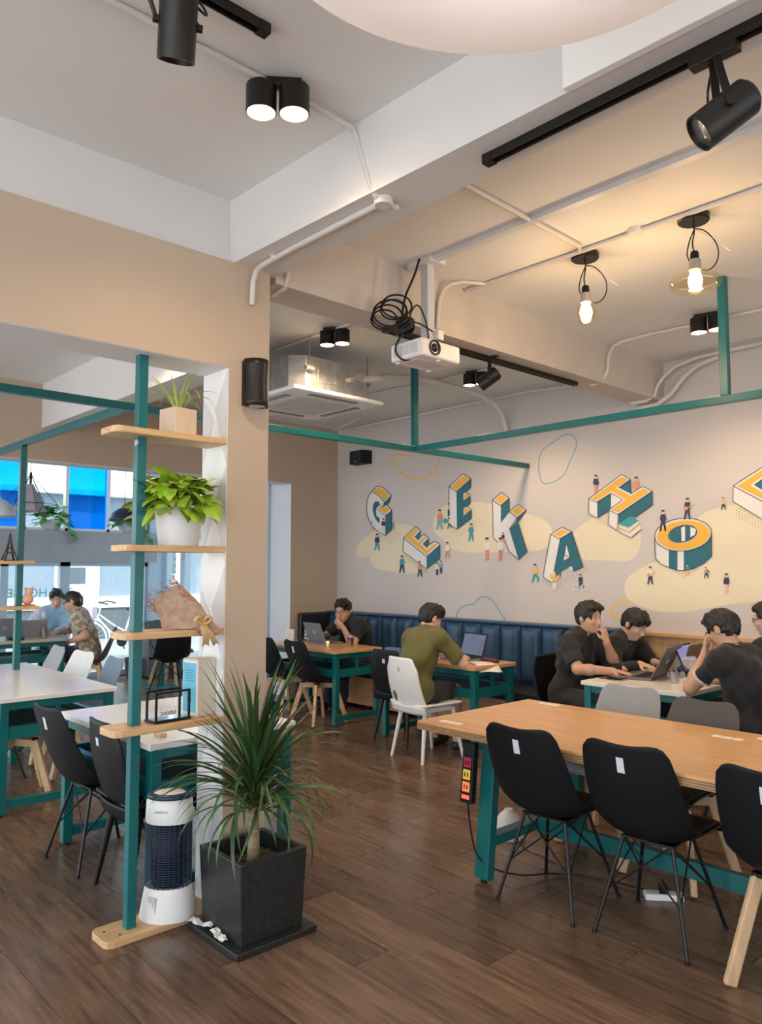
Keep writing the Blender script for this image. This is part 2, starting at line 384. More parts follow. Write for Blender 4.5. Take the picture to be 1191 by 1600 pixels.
# ------------------------------------------------------------------ outdoors
GROUND = mat('street_paving', (0.30, 0.31, 0.32), 0.8, var=0.1)
wallbox('ground_street', -40, GLASS_X-0.15, -25, 30, -0.2, -0.03, GROUND)
wallbox('ground_garden', GLASS_X-0.15, -7, 5.95, 30, -0.2, -0.03, GROUND)
hs = thing('house', 'pale grey blue house front across the street with white window frames', 'building', (-17.6, 6, -0.03))
HW = mat('house_wall', (0.22, 0.29, 0.37), 0.8, var=0.05); HT = mat('house_trim', (0.80, 0.82, 0.82), 0.7); HP = mat('house_plinth', (0.115, 0.135, 0.16), 0.8, var=0.1)
MB().box(-0.6, 0, -0.9, 14, 0, 3.3).build('wall', HW, hs); MB().box(0, 0.06, -0.9, 14, 0, 0.72).build('plinth', HP, hs)
MB().box(0, 0.1, -0.9, 14, 0.72, 0.98).build('sill_band', HT, hs); MB().box(-0.7, 0.25, -0.9, 14, 3.3, 3.42).build('cornice', HT, hs)
MB().box(-0.9, -0.3, -0.9, 14, 3.42, 7).build('upper_wall', HT, hs)
for yy, z0, z1 in ((0.35, 0.98, 1.9), (2.6, 1.2, 2.6), (5.4, 1.2, 2.6)):
    f = MB().box(0, 0.08, yy-0.05, yy+0.95, z0, z1).build('window', HT, hs)
    MB().box(0.08, 0.09, yy+0.25, yy+0.62, z0+0.3, z1-0.25).build('pane', mat('dark_pane', (0.08, 0.12, 0.15), 0.2), f)
hs2 = thing('shuttered_house', 'white shop front with louvre shutters and lattice strip across the street', 'building', (-17.4, 4.9, -0.03))
MB().box(-0.6, 0, -9, 0.0, 0, 3.2).build('wall', mat('cream_white', (0.62, 0.70, 0.66), 0.8), hs2)
sh = MB().box(0, 0.04, -1.75, -0.85, 0.3, 2.7).build('shutter', HT, hs2)
for k in range(16): MB().box(0.04, 0.07, -1.7, -0.9, 0.4+k*0.14, 0.47+k*0.14).build('slat', mat('slat_grey', (0.40, 0.50, 0.48), 0.6), sh)
lt = MB()
for k in range(9):
    z = 0.3+k*0.27
    for s in (-1, 1): lt.bar((0.03, -0.45-0.14*s, z), (0.03, -0.45+0.14*s, z+0.27), 0.03, 0.03, up=(1, 0, 0))
lt.build('lattice', mat('lattice_grey', (0.52, 0.62, 0.60), 0.6), hs2)
MB().box(0, 0.1, -3.0, -2.2, 0.0, 2.9).build('pillar', mat('salmon_paint', (0.75, 0.45, 0.30), 0.7), hs2)
bw = thing('white_house', 'white rendered building far along the garden side', 'building', (-12.2, 21, -0.03))
MB().box(-5, 12, 0, 1, 0, 2.2).build('wall', HT, bw); MB().box(-5, 12, -0.1, 0, 0, 0.7).build('plinth', HP, bw)
MB().box(-5.2, 12.2, -0.2, 1.2, 2.2, 2.35).build('roof_edge', HP, bw)
def leaf_cloud(c, R, n, size, rng):
    m = MB()
    for _ in range(n):
        d = Vector((rng.gauss(0, 1), rng.gauss(0, 1), rng.gauss(0, 1))).normalized()*rng.uniform(.55, 1)
        p = Vector(c)+Vector((d.x*R[0], d.y*R[1], d.z*R[2]))
        a = Vector((rng.gauss(0, 1), rng.gauss(0, 1), rng.gauss(0, 1))).normalized(); b = a.orthogonal().normalized()
        s = size*rng.uniform(.6, 1.3)
        m.add([p-a*s, p+b*s*.45, p+a*s, p-b*s*.45], [(0, 1, 2, 3)])
    return m
rng = random.Random(3)
for k, (x, y, h, lab) in enumerate(((-13.2, 10.5, 3.4, 'leafy green tree outside the glass corner'), (-10.0, 11.5, 3.0, 'second leafy tree outside beyond the pillar'), (-15.5, 12.5, 4.2, 'tall leafy tree farthest along the garden'))):
    t = thing('garden_tree', lab, 'tree', (x, y, -0.03), 0, 'garden trees')
    MB().tube([(0, 0, 0), (0.05, 0, h*.4), (0, 0.08, h*.8)], lambda q: 0.09*(1-q*.6), 8).build('trunk', BARK, t, smooth=True)
    leaf_cloud((0, 0, h*.8), (1.1, 1.1, h*.35), 900, .13, rng).build('foliage', mat('tree_leaf', (0.10, 0.22, 0.08), 0.6, var=.4, scale=3), t)['kind'] = 'stuff'
hd = thing('hedge', 'low dark green hedge along the garden outside', 'hedge', (-10.5, 8.2, -0.03))
leaf_cloud((0, 0, .4), (2.6, .4, .45), 1500, .07, rng).build('foliage', mat('hedge_leaf', (0.05, 0.13, 0.07), 0.6, var=.4, scale=3), hd)['kind'] = 'stuff'

# bicycle parked outside
bk = thing('bicycle', 'mint white city bicycle parked outside behind the street glass', 'bicycle', (-13.75, 6.1, -0.03), math.radians(52))
MINT = mat('mint_enamel', (0.72, 0.82, 0.74), 0.4); TYRE = mat('cream_tyre', (0.66, 0.68, 0.62), 0.7)
def wheel(x):
    R = 0.33; c = Vector((x, 0, R))
    w = MB().tube([c+Vector((math.cos(t)*R*.96, 0, math.sin(t)*R*.96)) for t in np.linspace(0, 2*PI, 36, endpoint=False)], 0.02, 6, closed=True).build('wheel', TYRE, bk, smooth=True)
    s = MB()
    for k in range(20):
        t = 2*PI*k/20; s.cyl(c, c+Vector((math.cos(t)*R*.95, 0, math.sin(t)*R*.95)), 0.003, n=4)
    s.cyl(c+Vector((0, -.04, 0)), c+Vector((0, .04, 0)), 0.025); s.build('spokes', MINT, w)
    MB().tube([c+Vector((math.cos(t)*.38, 0, math.sin(t)*.38)) for t in np.linspace(-.1, 2.5, 14)], 0.018, 6).build('mudguard', MINT, bk, smooth=True)
wheel(-0.52); wheel(0.52)
f = MB(); f.tube([(-.52, 0, .33), (-.34, 0, .82), (-.32, 0, .95)], .018, 8); f.tube([(-.36, 0, .72), (-.18, 0, .50), (.08, 0, .29)], .02, 8, smooth=2); f.tube([(-.34, 0, .78), (-.1, 0, .60), (.14, 0, .47)], .016, 8, smooth=1)
f.tube([(.08, 0, .29), (.24, 0, .84)], .018, 8); f.tube([(.08, 0, .29), (.52, 0, .33)], .014, 8); f.tube([(.2, 0, .7), (.52, 0, .33)], .012, 8); f.build('frame', MINT, bk, smooth=True)
MB().tube([(-.12, -.28, .98), (-.3, -.26, 1.03), (-.32, 0, .98), (-.3, .26, 1.03), (-.12, .28, .98)], .013, 8, smooth=2).build('handlebar', BLACKM, bk, smooth=True)
MB().ball((.27, 0, .88), .12, 14, 1.2, .7, .35).build('saddle', BLACKP, bk, smooth=True)
MB().tube([(.08, -.05, .29), (.14, -.06, .16)], .012).tube([(.08, .05, .29), (.02, .06, .42)], .012).lathe([(.09, -.01), (.09, .01)], 18, (.08, -.03, .29), M=Matrix.Rotation(PI/2, 3, 'X')).build('crank', BLACKM, bk)
MB().box(-.72, -.42, -.15, .15, .72, .93).build('front_basket', mat('pink_basket', (0.55, 0.45, 0.58), .6), bk, bev=.01)
gb = MB().box(-11.05, -10.75, 5.25, 5.45, 0, 0.62).build('grey_plinth_box', mat('plinth_grey', (0.20, 0.21, 0.22), 0.6), bev=.006)
tag(gb, 'grey box plinth standing by the street glass', 'box')
# ------------------------------------------------------------------ overhead teal frame
FZ = 2.66
tf = thing('overhead_frame', 'teal steel frame hung from the ceiling over the tables', 'frame', (-4.79, 4.83, FZ))
MB().bar((0, -6.0, 0), (0, WALL_Y-4.835, 0), .05).build('long_bar', TEAL, tf, bev=.003)
MB().bar((0.025, 0, 0), (5.8, 0, 0), .05).build('cross_bar', TEAL, tf, bev=.003)
MB().bar((-0.025, -2.68, 0), (-3.08, -2.68, 0), .05).build('cross_bar', TEAL, tf, bev=.003)
for x in (0, 2.76): MB().bar((x, 0, .025), (x, 0, CEIL-FZ), .05).build('hanger', TEAL, tf, bev=.003)

# ------------------------------------------------------------------ lamps
def warm_light(name, loc, power, parent, radius=.05, spot=None, rot=None):
    l = bpy.data.lights.new(name, 'SPOT' if spot else 'POINT'); l.energy = power; l.color = (1.0, .70, .42); l.shadow_soft_size = radius
    if spot: l.spot_size = math.radians(spot); l.spot_blend = .6
    o = bpy.data.objects.new(name, l); COL.objects.link(o); o.parent = parent; o.location = loc
    if rot: o.rotation_euler = rot
    return o
def twin(loc, ang, label, second=True, power=9):
    t = thing('twin_downlight', label, 'ceiling light', (loc[0], loc[1], CEIL), ang, 'round surface downlights')
    MB().box(-.09, .09, -.02, .02, -.03, 0).build('mount', LAMPB, t, bev=.003)
    for s in ((-1, 1) if second else (-1,)):
        x = .062*s
        h = MB().lathe([(.0, -.03), (.056, -.03), (.058, -.033), (.058, -.135), (.054, -.137), (.054, -.13)], 28, (x, 0, 0)).build('housing', LAMPB, t, angle=35)
        MB().lathe([(0, -.134), (.052, -.134), (.052, -.128), (0, -.128)], 28, (x, 0, 0)).build('diffuser', LAMPON, h)
        warm_light('glow', (x, 0, -.16), power, h, .045, spot=150)
    return t
twin((-2.31, 1.60), math.radians(52), 'pair of lit round downlights near the top left beam', power=5)
twin((-4.49, 3.66), math.radians(30), 'pair of lit round downlights beside the ceiling air conditioner')
twin((-2.40, 5.44), math.radians(12), 'pair of lit round downlights behind the right teal hanger', power=11)
twin((-5.0, 2.15), math.radians(20), 'pair of round downlights in the left bay above the arch', power=16)
twin((-4.60, 5.45), math.radians(20), 'pair of lit round downlights behind the far track spotlight', power=11)

def spot_lamp(pos, aim, top, label, r=.055, L=.2, track_z=None):
    """cylinder track spotlight: pos = body centre, aim = beam direction, top = point on the track"""
    t = thing('track_spotlight', label, 'spotlight', pos, 0, 'black track spotlights')
    q = Vector(aim).normalized().to_track_quat('Z', 'Y').to_matrix()
    MB().lathe([(0, -L/2), (r*.8, -L/2), (r, -L/2+.012), (r, L/2), (r*.9, L/2), (r*.86, L/2-.03), (r*.5, L/2-.06), (0, L/2-.06)], 30, M=q).build('housing', LAMPB, t, angle=35)
    MB().lathe([(r*.87, L/2-.012), (r*.84, L/2-.03), (r*.4, L/2-.055), (0, L/2-.057)], 30, M=q).build('reflector', REFL, t, smooth=True)
    tp = Vector(top)-Vector(pos); side = Vector(aim).cross(Vector((0, 0, 1))).normalized()
    for s in (-1, 1): MB().bar(side*s*(r+.006), tp+side*s*.02, .022, .006, up=side).build('bracket', LAMPB, t)
    for s in (-1, 1): MB().cyl(side*s*r, side*s*(r+.016), .012).build('knob', LAMPB, t)
    MB().box(-.07, .07, -.02, .02, 0, .03, Matrix.Translation(tp) @ Matrix.Rotation(math.atan2(side.y, side.x)*0, 4, 'Z')).build('track_adapter', LAMPB, t, bev=.003)
    MB().tube([tp+side*.03, tp*.8+side*.13, tp*.25+side*.12, -Vector(aim).normalized()*L*.45], .004, 6, smooth=3).build('cable', BLACKM, t)
    return t
def track(p0, p1, label):
    o = thing('lamp_track', label, 'track', p0, 0, 'lamp tracks'); d = Vector(p1)-Vector(p0)
    n = d.normalized(); s = n.cross(Vector((0, 0, 1)))
    MB().bar((0, 0, -.006), d+Vector((0, 0, -.006)), .036, .012).build('rail', LAMPB, o)
    for k in (-1, 1): MB().bar(s*k*.015+Vector((0, 0, -.022)), d+s*k*.015+Vector((0, 0, -.022)), .006, .022).build('rail_lip', LAMPB, o)
    MB().box(-.02, .02, -.02, .02, -.036, 0).build('end_cap', LAMPB, o)
track((-2.10, 1.39, CEIL), (-2.10, -.2, CEIL), 'short black lamp track on the ceiling top left')
spot_lamp((-2.01, 1.03, 3.22), _fh*.42-_rt*.16+Vector((0, 0, -1)), (-2.10, .98, CEIL-.06), 'black spotlight hanging at the top left of the ceiling', r=.056, L=.2)
track((-1.73, 2.14, 3.12), (1.0, 2.14, 3.12), 'long black lamp track under the white ceiling beam')
_l = -_rt*.82+Vector((0, 0, -.60))+_fh*.16
spot_lamp((-.86, 2.10, 2.865), _l, (-.90, 2.14, 3.06), 'black spotlight with bright reflector below the white beam', r=.054, L=.17)
track((-3.42, 3.2, 3.10), (-3.42, 5.3, 3.10), 'black lamp track under the beam behind the projector')
spot_lamp(at(764, 592, 'x', -3.42), _l, at(766, 560, 'x', -3.42)+Vector((0, 0, 0)), 'small black spotlight right of the white projector', r=.05, L=.16)

def pendant(x, y, label, shade):
    t = thing('pendant_lamp', label, 'pendant lamp', (x, y, CEIL), 0, 'bare bulb pendants')
    MB().lathe([(0, 0), (.078, 0), (.080, -.004), (.080, -.03), (.074, -.036), (0, -.036)], 30).build('canopy', LAMPB, t, angle=40)
    MB().tube([(0, 0, -.036), (.004, 0, -.09), (-.012, 0, -.15), (0, 0, -.20)], .004, 6, smooth=2).build('cord', BLACKM, t)
    rr = _rt
    loop = [Vector((0, 0, -.07)), rr*.06+Vector((0, 0, -.075)), rr*.13+Vector((0, 0, -.16)), rr*.12+Vector((0, 0, -.26)), rr*.05+Vector((0, 0, -.31)), rr*-.045+Vector((0, 0, -.24)), rr*-.03+Vector((0, 0, -.15)), Vector((0, 0, -.08))]
    MB().tube(loop, .0035, 6, smooth=3).build('spare_cord_loop', BLACKM, t)
    MB().tube([(0, 0, -.07), rr*.08+Vector((0, 0, -.11)), rr*.19+Vector((0, 0, -.19))], .002, 5, smooth=2).build('cable_tie', PIPE, t)
    MB().lathe([(0, -.19), (.018, -.195), (.022, -.21), (.022, -.24), (.0, -.24)], 18).build('socket_cap', BLACKP, t, angle=40)
    MB().lathe([(0, -.24), (.030, -.24), (.030, -.295), (0, -.295)], 20).build('socket', mat('socket_grey', (.34, .30, .27), .5), t, angle=40)
    if shade: MB().lathe([(.03, -.295), (.06, -.305), (.115, -.335), (.132, -.362), (.115, -.39), (.075, -.402)], 36).build('glass_shade', AMBERG, t, smooth=True)
    MB().lathe([(0, -.29), (.02, -.30), (.032, -.33), (.036, -.355), (.03, -.385), (.012, -.402), (0, -.404)], 20).build('bulb', BULBON, t, smooth=True)
    if not shade: MB().lathe([(.03, -.29), (.05, -.31), (.054, -.35), (.045, -.40), (.03, -.42)], 24).build('glass_shade', AMBERG, t, smooth=True)
    warm_light('glow', (0, 0, -.46), 3, t, .04)
pendant(-2.42, 3.87, 'pendant with small glass and glowing bulb, left of two', False)
pendant(-1.76, 3.86, 'pendant with wide flat glass shade and glowing bulb', True)

# ------------------------------------------------------------------ conduits
def conduit(name, pts, r, label, sm=0, boxes=(), clips=()):
    o = thing(name, label, 'conduit', pts[0], 0, 'painted ceiling conduits'); P = [Vector(p)-Vector(pts[0]) for p in pts]
    MB().tube(P, r, 10, smooth=sm).build('pipe', PIPE, o, angle=50)
    for b in boxes:
        c = Vector(b)-Vector(pts[0]); MB().lathe([(0, -.03), (.036, -.03), (.04, -.024), (.04, .0), (0, 0)], 20, c).build('junction_box', PIPE, o, angle=40)
    for c in clips:
        c = Vector(c)-Vector(pts[0]); MB().box(c.x-.014, c.x+.014, c.y-.014, c.y+.014, c.z-.014, c.z+.016).build('clip', PIPE, o, bev=.003)
Zc = CEIL-.016
conduit('ceiling_conduit', [(-2.33, .3, Zc), (-2.33, 1.98, Zc), (-2.33, 2.012, 3.40), (-2.24, 2.012, 3.14), (-2.24, 2.05, 3.105), (-2.24, 2.16, 3.105)], .013, 'grey conduit running to the beam past the twin lamps', 1, boxes=[(-2.24, 2.08, 3.118)])
conduit('ceiling_conduit', [(-2.26, 2.08, 3.105), (-3.10, 2.08, 3.105), (-3.20, 2.08, 3.08), (-3.212, 2.08, 2.92)], .014, 'pale conduit under the beam bending down the pillar', 1, clips=[(-3.02, 2.08, 3.105)])
conduit('ceiling_conduit', [(-2.33, 2.27, Zc), (-2.36, 3.72, Zc), (-2.40, 3.78, Zc)], .013, 'grey conduit from the beam to the left bulb pendant')
conduit('ceiling_conduit', [(-3.26, 3.78, Zc), (-2.42, 3.79, Zc), (1.2, 3.76, Zc)], .013, 'conduit linking the two bulb pendants', 0, boxes=[(-2.05, 3.78, CEIL), (-1.2, 3.77, CEIL)])
tr = MB().bar((-3.26, 3.25, CEIL-.014), (1.2, 3.27, CEIL-.014), .05, .028).build('cable_trunking', mat('trunking_white', (.66, .68, .70), .5), bev=.003)
tag(tr, 'pale square cable trunking across the ceiling before the projector', 'trunking')
conduit('ceiling_conduit', [(-3.265, 3.5, 3.12), (-3.262, 3.52, 3.36), (-3.2, 3.6, Zc), (-3.1, 3.78, Zc)], .012, 'thin conduit bending up the beam beside the projector', 1)
conduit('ceiling_conduit', [(1.2, 5.70, Zc), (-2.4, 5.60, Zc), (-3.10, 5.55, Zc), (-3.262, 5.55, 3.40), (-3.262, 5.50, 3.13), (-3.40, 5.45, 3.085), (-3.9, 5.4, Zc)], .013, 'conduit from the right downlights over the far beam', 1, clips=[(-2.9, 5.56, Zc)])
conduit('ceiling_conduit', [(1.2, 6.40, Zc-.02), (-2.5, 6.38, Zc-.02), (-3.05, 6.36, Zc-.04), (-3.25, 6.34, 3.25), (-3.28, 6.3, 3.085), (-3.55, 6.3, 3.085), (-3.65, 6.35, Zc-.03), (-7.6, 6.40, Zc-.03)], .016, 'thick conduit along the top of the painted wall', 1)
conduit('ceiling_conduit', [(-2.75, 6.42, Zc-.05), (-3.0, 6.42, 3.33), (-3.24, 6.42, 3.07), (-3.5, 6.40, 3.05)], .022, 'fat slanting pipe stub at the beam and painted wall', 1)
conduit('ceiling_conduit', [(-3.6, 2.5, Zc), (-3.6, 6.2, Zc)], .018, 'conduit along the hidden side of the far beam')
conduit('ceiling_conduit', [(-7.6, 5.2, Zc), (-4.6, 5.45, Zc), (-3.7, 5.48, Zc)], .013, 'conduit feeding the downlights behind the projector', 0, clips=[(-5.2, 5.4, Zc)])
conduit('ceiling_conduit', [(-6.6, 3.64, Zc), (-4.49, 3.66, Zc), (-3.65, 3.7, Zc)], .012, 'conduit feeding the lights beside the air conditioner')
conduit('refrigerant_pipe', [(-4.78, 4.2, 3.19), (-4.74, 4.4, 3.22), (-4.98, 4.62, 3.33), (-5.02, 5.2, 3.40), (-5.0, 5.9, 3.39), (-5.03, 6.35, 3.3), (-5.03, 6.44, 3.1), (-5.03, 6.46, 3.0)], .028, 'fat insulated pipe from the air conditioner to the wall', 2)
conduit('ceiling_conduit', [(-7.6, 6.2, 3.38), (-6.6, 5.9, 3.38), (-5.9, 5.0, 3.36), (-5.9, 4.7, 3.30)], .015, 'thin hose under the ceiling beyond the air conditioner', 2)
conduit('ceiling_conduit', [(-3.30, 2.30, Zc-.05), (-3.262, 2.32, 3.30), (-3.262, 2.34, 3.10), (-3.40, 2.34, 3.085)], .013, 'short conduit elbow just behind the pillar top', 1)

# ------------------------------------------------------------------ cassette air conditioner
ac = thing('cassette_air_conditioner', 'ceiling cassette air conditioner with steel casing and white grille panel', 'air conditioner', (-5.22, 3.94, 2.99))
MB().prism([(-.42, -.32), (-.32, -.42), (.32, -.42), (.42, -.32), (.42, .32), (.32, .42), (-.32, .42), (-.42, .32)], .035, .30).build('casing', GALV, ac, bev=.004)
MB().box(-.475, .475, -.475, .475, 0, .035).build('panel', WHITEP, ac, bev=.012)
MB().box(-.27, .27, -.27, .27, -.008, .0).build('intake_grille', mat('grille_beige', (.50, .48, .45), .6), ac, bev=.004)
gl = MB()
for k in range(14): gl.box(-.26, .26, -.25+k*.037, -.236+k*.037, -.011, -.007)
gl.build('grille_bars', mat('grille_bar', (.56, .54, .51), .6), ac)
for a in range(4):
    M = Matrix.Rotation(a*PI/2, 4, 'Z')
    s = MB().box(-.25, .25, .345, .40, -.003, .002, M).build('air_slot', mat('slot_dark', (.02, .02, .02), .6), ac)
    MB().box(-.24, .24, .36, .39, -.008, -.002, M).build('louvre', mat('louvre_grey', (.35, .35, .34), .5), s)
    for (x0, x1, z0, z1) in ((-.22, .02, .12, .27), (.06, .2, .1, .2)):
        MB().box(x0, x1, .42, .424, z0, z1, M).build('service_plate', GALV, ac, bev=.001)
    MB().bar(M @ Vector((.30, .44, .2)), M @ Vector((.30, .44, CEIL-2.99)), .008).build('hanger_rod', ALU, ac)
    MB().box(.26, .34, .42, .46, .18, .21, M).build('hanger_bracket', GALV, ac)
MB().cyl((.43, .2, .2), (.5, .2, .2), .03).cyl((.43, .1, .16), (.5, .1, .16), .02).build('pipe_joint', mat('insulation', (.45, .40, .34), .8), ac)

# ------------------------------------------------------------------ projector
pr = thing('projector', 'white projector with dark lens hung from a ceiling bracket', 'projector', (-3.11, 3.23, 2.81))
PW = mat('projector_white', (.80, .76, .72), .4, var=.02)
MB().box(-.13, .13, -.165, .165, 0, .105).build('body', PW, pr, bev=.014, seg=3)
MB().lathe([(.042, 0), (.046, .006), (.046, .012), (.036, .012), (.030, -.004), (0, -.004)], 24, (.125, -.06, .058), M=Matrix.Rotation(PI/2, 3, 'Y')).build('lens_ring', BLACKP, pr, angle=40)
MB().ball((.122, -.06, .058), .028, 14).build('lens', mat('lens_glass', (.02, .02, .03), .05), pr, smooth=True)
vt = MB()
for k in range(11): vt.box(-.10+k*.018, -.09+k*.018, -.1665, -.164, .025, .085)
vt.build('vent_slots', mat('vent_grey', (.50, .52, .54), .6), pr)
MB().box(-.07, .06, -.12, .12, -.004, .002).build('base_plate', mat('base_grey', (.62, .60, .58), .5), pr, bev=.003)
for x, y in ((-.1, -.13), (-.1, .13), (.1, 0)): MB().cyl((x, y, -.008), (x, y, .004), .014).build('foot', GREYP, pr)
brk = thing('projector_bracket', 'tall grey ceiling bracket holding the projector', 'bracket', (-3.13, 3.27, CEIL))
h = CEIL-2.80-.105
MB().bar((0, 0, 0), (0, 0, -h+.05), .06, .06).build('column', mat('bracket_grey', (.55, .56, .57), .5), brk, bev=.004)
MB().box(-.09, .09, -.07, .07, -.03, 0).build('ceiling_plate', GREYP, brk, bev=.004)
MB().box(-.09, .09, -.10, .10, -h+.004, -h+.02).build('mount_plate', BLACKM, brk, bev=.003)
for s in (-1, 1): MB().bar((s*.07, s*.09, -h+.01), (0, 0, -h+.07), .02, .006).build('arm', BLACKM, brk)
MB().box(.02, .06, .03, .08, -h+.06, -h+.12).build('power_plug', PW, brk, bev=.006)
cb = thing('projector_cable', 'coiled black cables hanging beside the projector', 'cable', (-3.12, 3.07, 2.97))
coil = MB()
for k in range(5):
    c = Vector((.0, -.085, .055))+_rt*(.018*k-.06)+Vector((0, 0, .02*k)); R = .075+.012*(k % 3)
    coil.tube([c+_rt*math.cos(t)*R+(Vector((0, 0, 1))*.9+_fh*.35)*math.sin(t)*R for t in np.linspace(0, 2*PI, 20, endpoint=False)], .006, 6, closed=True)
coil.build('cable_coil', BLACKM, cb, smooth=True)
knot = MB()
for k in range(7):
    a = k*.45; u = Vector((math.cos(a), math.sin(a), .2)).normalized(); v = u.orthogonal().normalized()
    knot.tube([Vector((-.0, -.0, .03))+u*math.cos(t)*.05+v*math.sin(t)*.06 for t in np.linspace(0, 2*PI, 16, endpoint=False)], .010, 6, closed=True)
knot.build('cable_bundle', BLACKM, cb, smooth=True)
MB().tube([(-.02, .0, .03), (-.04, .02, .2), (.0, .08, .36), (.02, .1, CEIL-2.96-.03)], .007, 8, smooth=2).tube([(0, 0, .02), (.03, .06, .2), (.05, .12, .1), (.04, .16, -.03)], .005, 6, smooth=3).tube([(0, 0, .06), (.03, .08, .07), (.05, .18, .03)], .005, 6, smooth=2).tube([(-.02, 0, .0), (-.06, -.04, -.1), (-.02, .0, -.17), (.03, .04, -.15)], .006, 6, smooth=3).build('cable_run', BLACKM, cb, smooth=True)

# ------------------------------------------------------------------ wall lamp, loudspeaker, round canopy
wlp = thing('wall_lamp', 'black curved wall lamp on the beige pillar', 'wall lamp', (ARCH_X, 2.10, 2.40))
def _wl(u, v):
    a = (u-.5)*PI*.95; w = .064*(1-.12*math.sin(v*PI)); return (.02+.075*math.cos(a)*(1-.1*math.sin(v*PI)), w*math.sin(a)*1.02, v*.235)
MB().grid(_wl, 19, 9).build('shade', LAMPB, wlp, smooth=True, solid=.004)
MB().box(0, .02, -.062, .062, .004, .231).build('back_plate', LAMPB, wlp, bev=.003)
MB().lathe([(0, 0), (.04, 0), (.04, .01), (0, .01)], 24, (.045, 0, .003)).build('lens', mat('lens_frost', (.6, .6, .58), .4), wlp)
MB().lathe([(0, .0), (.05, .0), (.05, .01), (0, .01)], 24, (.042, 0, .224)).build('top_cap', LAMPB, wlp)
sp = thing('loudspeaker', 'small black loudspeaker high on the painted wall corner', 'loudspeaker', (-7.36, 6.5, 2.93))
MB().prism([(-.15, 0), (.15, 0), (.12, -.15), (-.12, -.15)], .0, .17).build('cabinet', BLACKP, sp, bev=.008)
MB().box(-.11, .11, -.158, -.149, .012, .158).build('grille', mat('speaker_cloth', (.02, .02, .022), .9), sp, bev=.003)
MB().box(-.02, .02, -.160, -.157, .02, .03).build('badge', ALU, sp)
MB().box(-.03, .03, -.02, .0, .05, .12).build('wall_bracket', BLACKM, sp)
def fabric_mat():
    m = bpy.data.materials.new('canopy_fabric'); m.use_nodes = True; nt = m.node_tree; b = nt.nodes['Principled BSDF']
    b.inputs['Base Color'].default_value = (.90, .86, .84, 1); b.inputs['Roughness'].default_value = .8
    t = nt.nodes.new('ShaderNodeBsdfTranslucent'); nz = nt.nodes.new('ShaderNodeTexNoise'); nz.inputs['Scale'].default_value = 3
    rp = nt.nodes.new('ShaderNodeValToRGB'); rp.color_ramp.elements[0].color = (.86, .80, .78, 1); rp.color_ramp.elements[1].color = (.95, .92, .90, 1)
    nt.links.new(nz.outputs['Fac'], rp.inputs[0]); nt.links.new(rp.outputs[0], t.inputs[0])
    mx = nt.nodes.new('ShaderNodeMixShader'); mx.inputs[0].default_value = .45
    nt.links.new(b.outputs[0], mx.inputs[1]); nt.links.new(t.outputs[0], mx.inputs[2]); nt.links.new(mx.outputs[0], nt.nodes['Material Output'].inputs[0]); return m
FABRIC = fabric_mat()
cn = thing('round_canopy', 'large round white canopy hanging overhead with an added glow inside', 'ceiling lamp', (-.84, 1.16, 3.0))
MB().lathe([(0, -.10), (.2, -.095), (.4, -.075), (.54, -.035), (.61, .01), (.635, .045), (.62, .075), (.5, .10), (.25, .12), (0, .12)], 64).build('shell', FABRIC, cn, smooth=True)
lq = bpy.data.lights.new('added_canopy_glow', 'POINT'); lq.energy = 2.0; lq.color = (1.0, .93, .88); lq.shadow_soft_size = .12  # made-up light inside the round overhead shape to brighten it
lo_ = bpy.data.objects.new('added_canopy_glow', lq); COL.objects.link(lo_); lo_.parent = cn; lo_.location = (0, 0, .02)
MB().cyl((0, 0, .11), (0, 0, .45), .02).build('rod', GREYP, cn)
# ------------------------------------------------------------------ wall painting (flat paint on wall_back)
def paint(name, col, rough=.6): return mat('mural_'+name, col, rough, var=.03, scale=3)
P_CREAM = paint('cream', (.80, .70, .50)); P_WHITE = paint('white', (.80, .78, .74)); P_YEL = paint('yellow', (.86, .46, .06)); P_TEAL = paint('teal', (.022, .14, .19))
P_OUT = paint('outline', (.05, .045, .05)); P_ORA = paint('orange', (.86, .50, .14)); P_BLUE = paint('blue', (.16, .42, .50)); P_PINK = paint('coral', (.75, .28, .18)); P_SKIN = paint('skin', (.78, .55, .40)); P_NAVY = paint('navy', (.03, .05, .10)); P_LT = paint('light_teal', (.05, .33, .36))
PAL = [P_CREAM, P_WHITE, P_YEL, P_TEAL, P_OUT, P_ORA, P_BLUE, P_PINK, P_SKIN, P_NAVY, P_LT]
IDX = dict(C=0, W=1, Y=2, T=3, K=4, O=5, B=6, P=7, S=8, N=9, L=10)
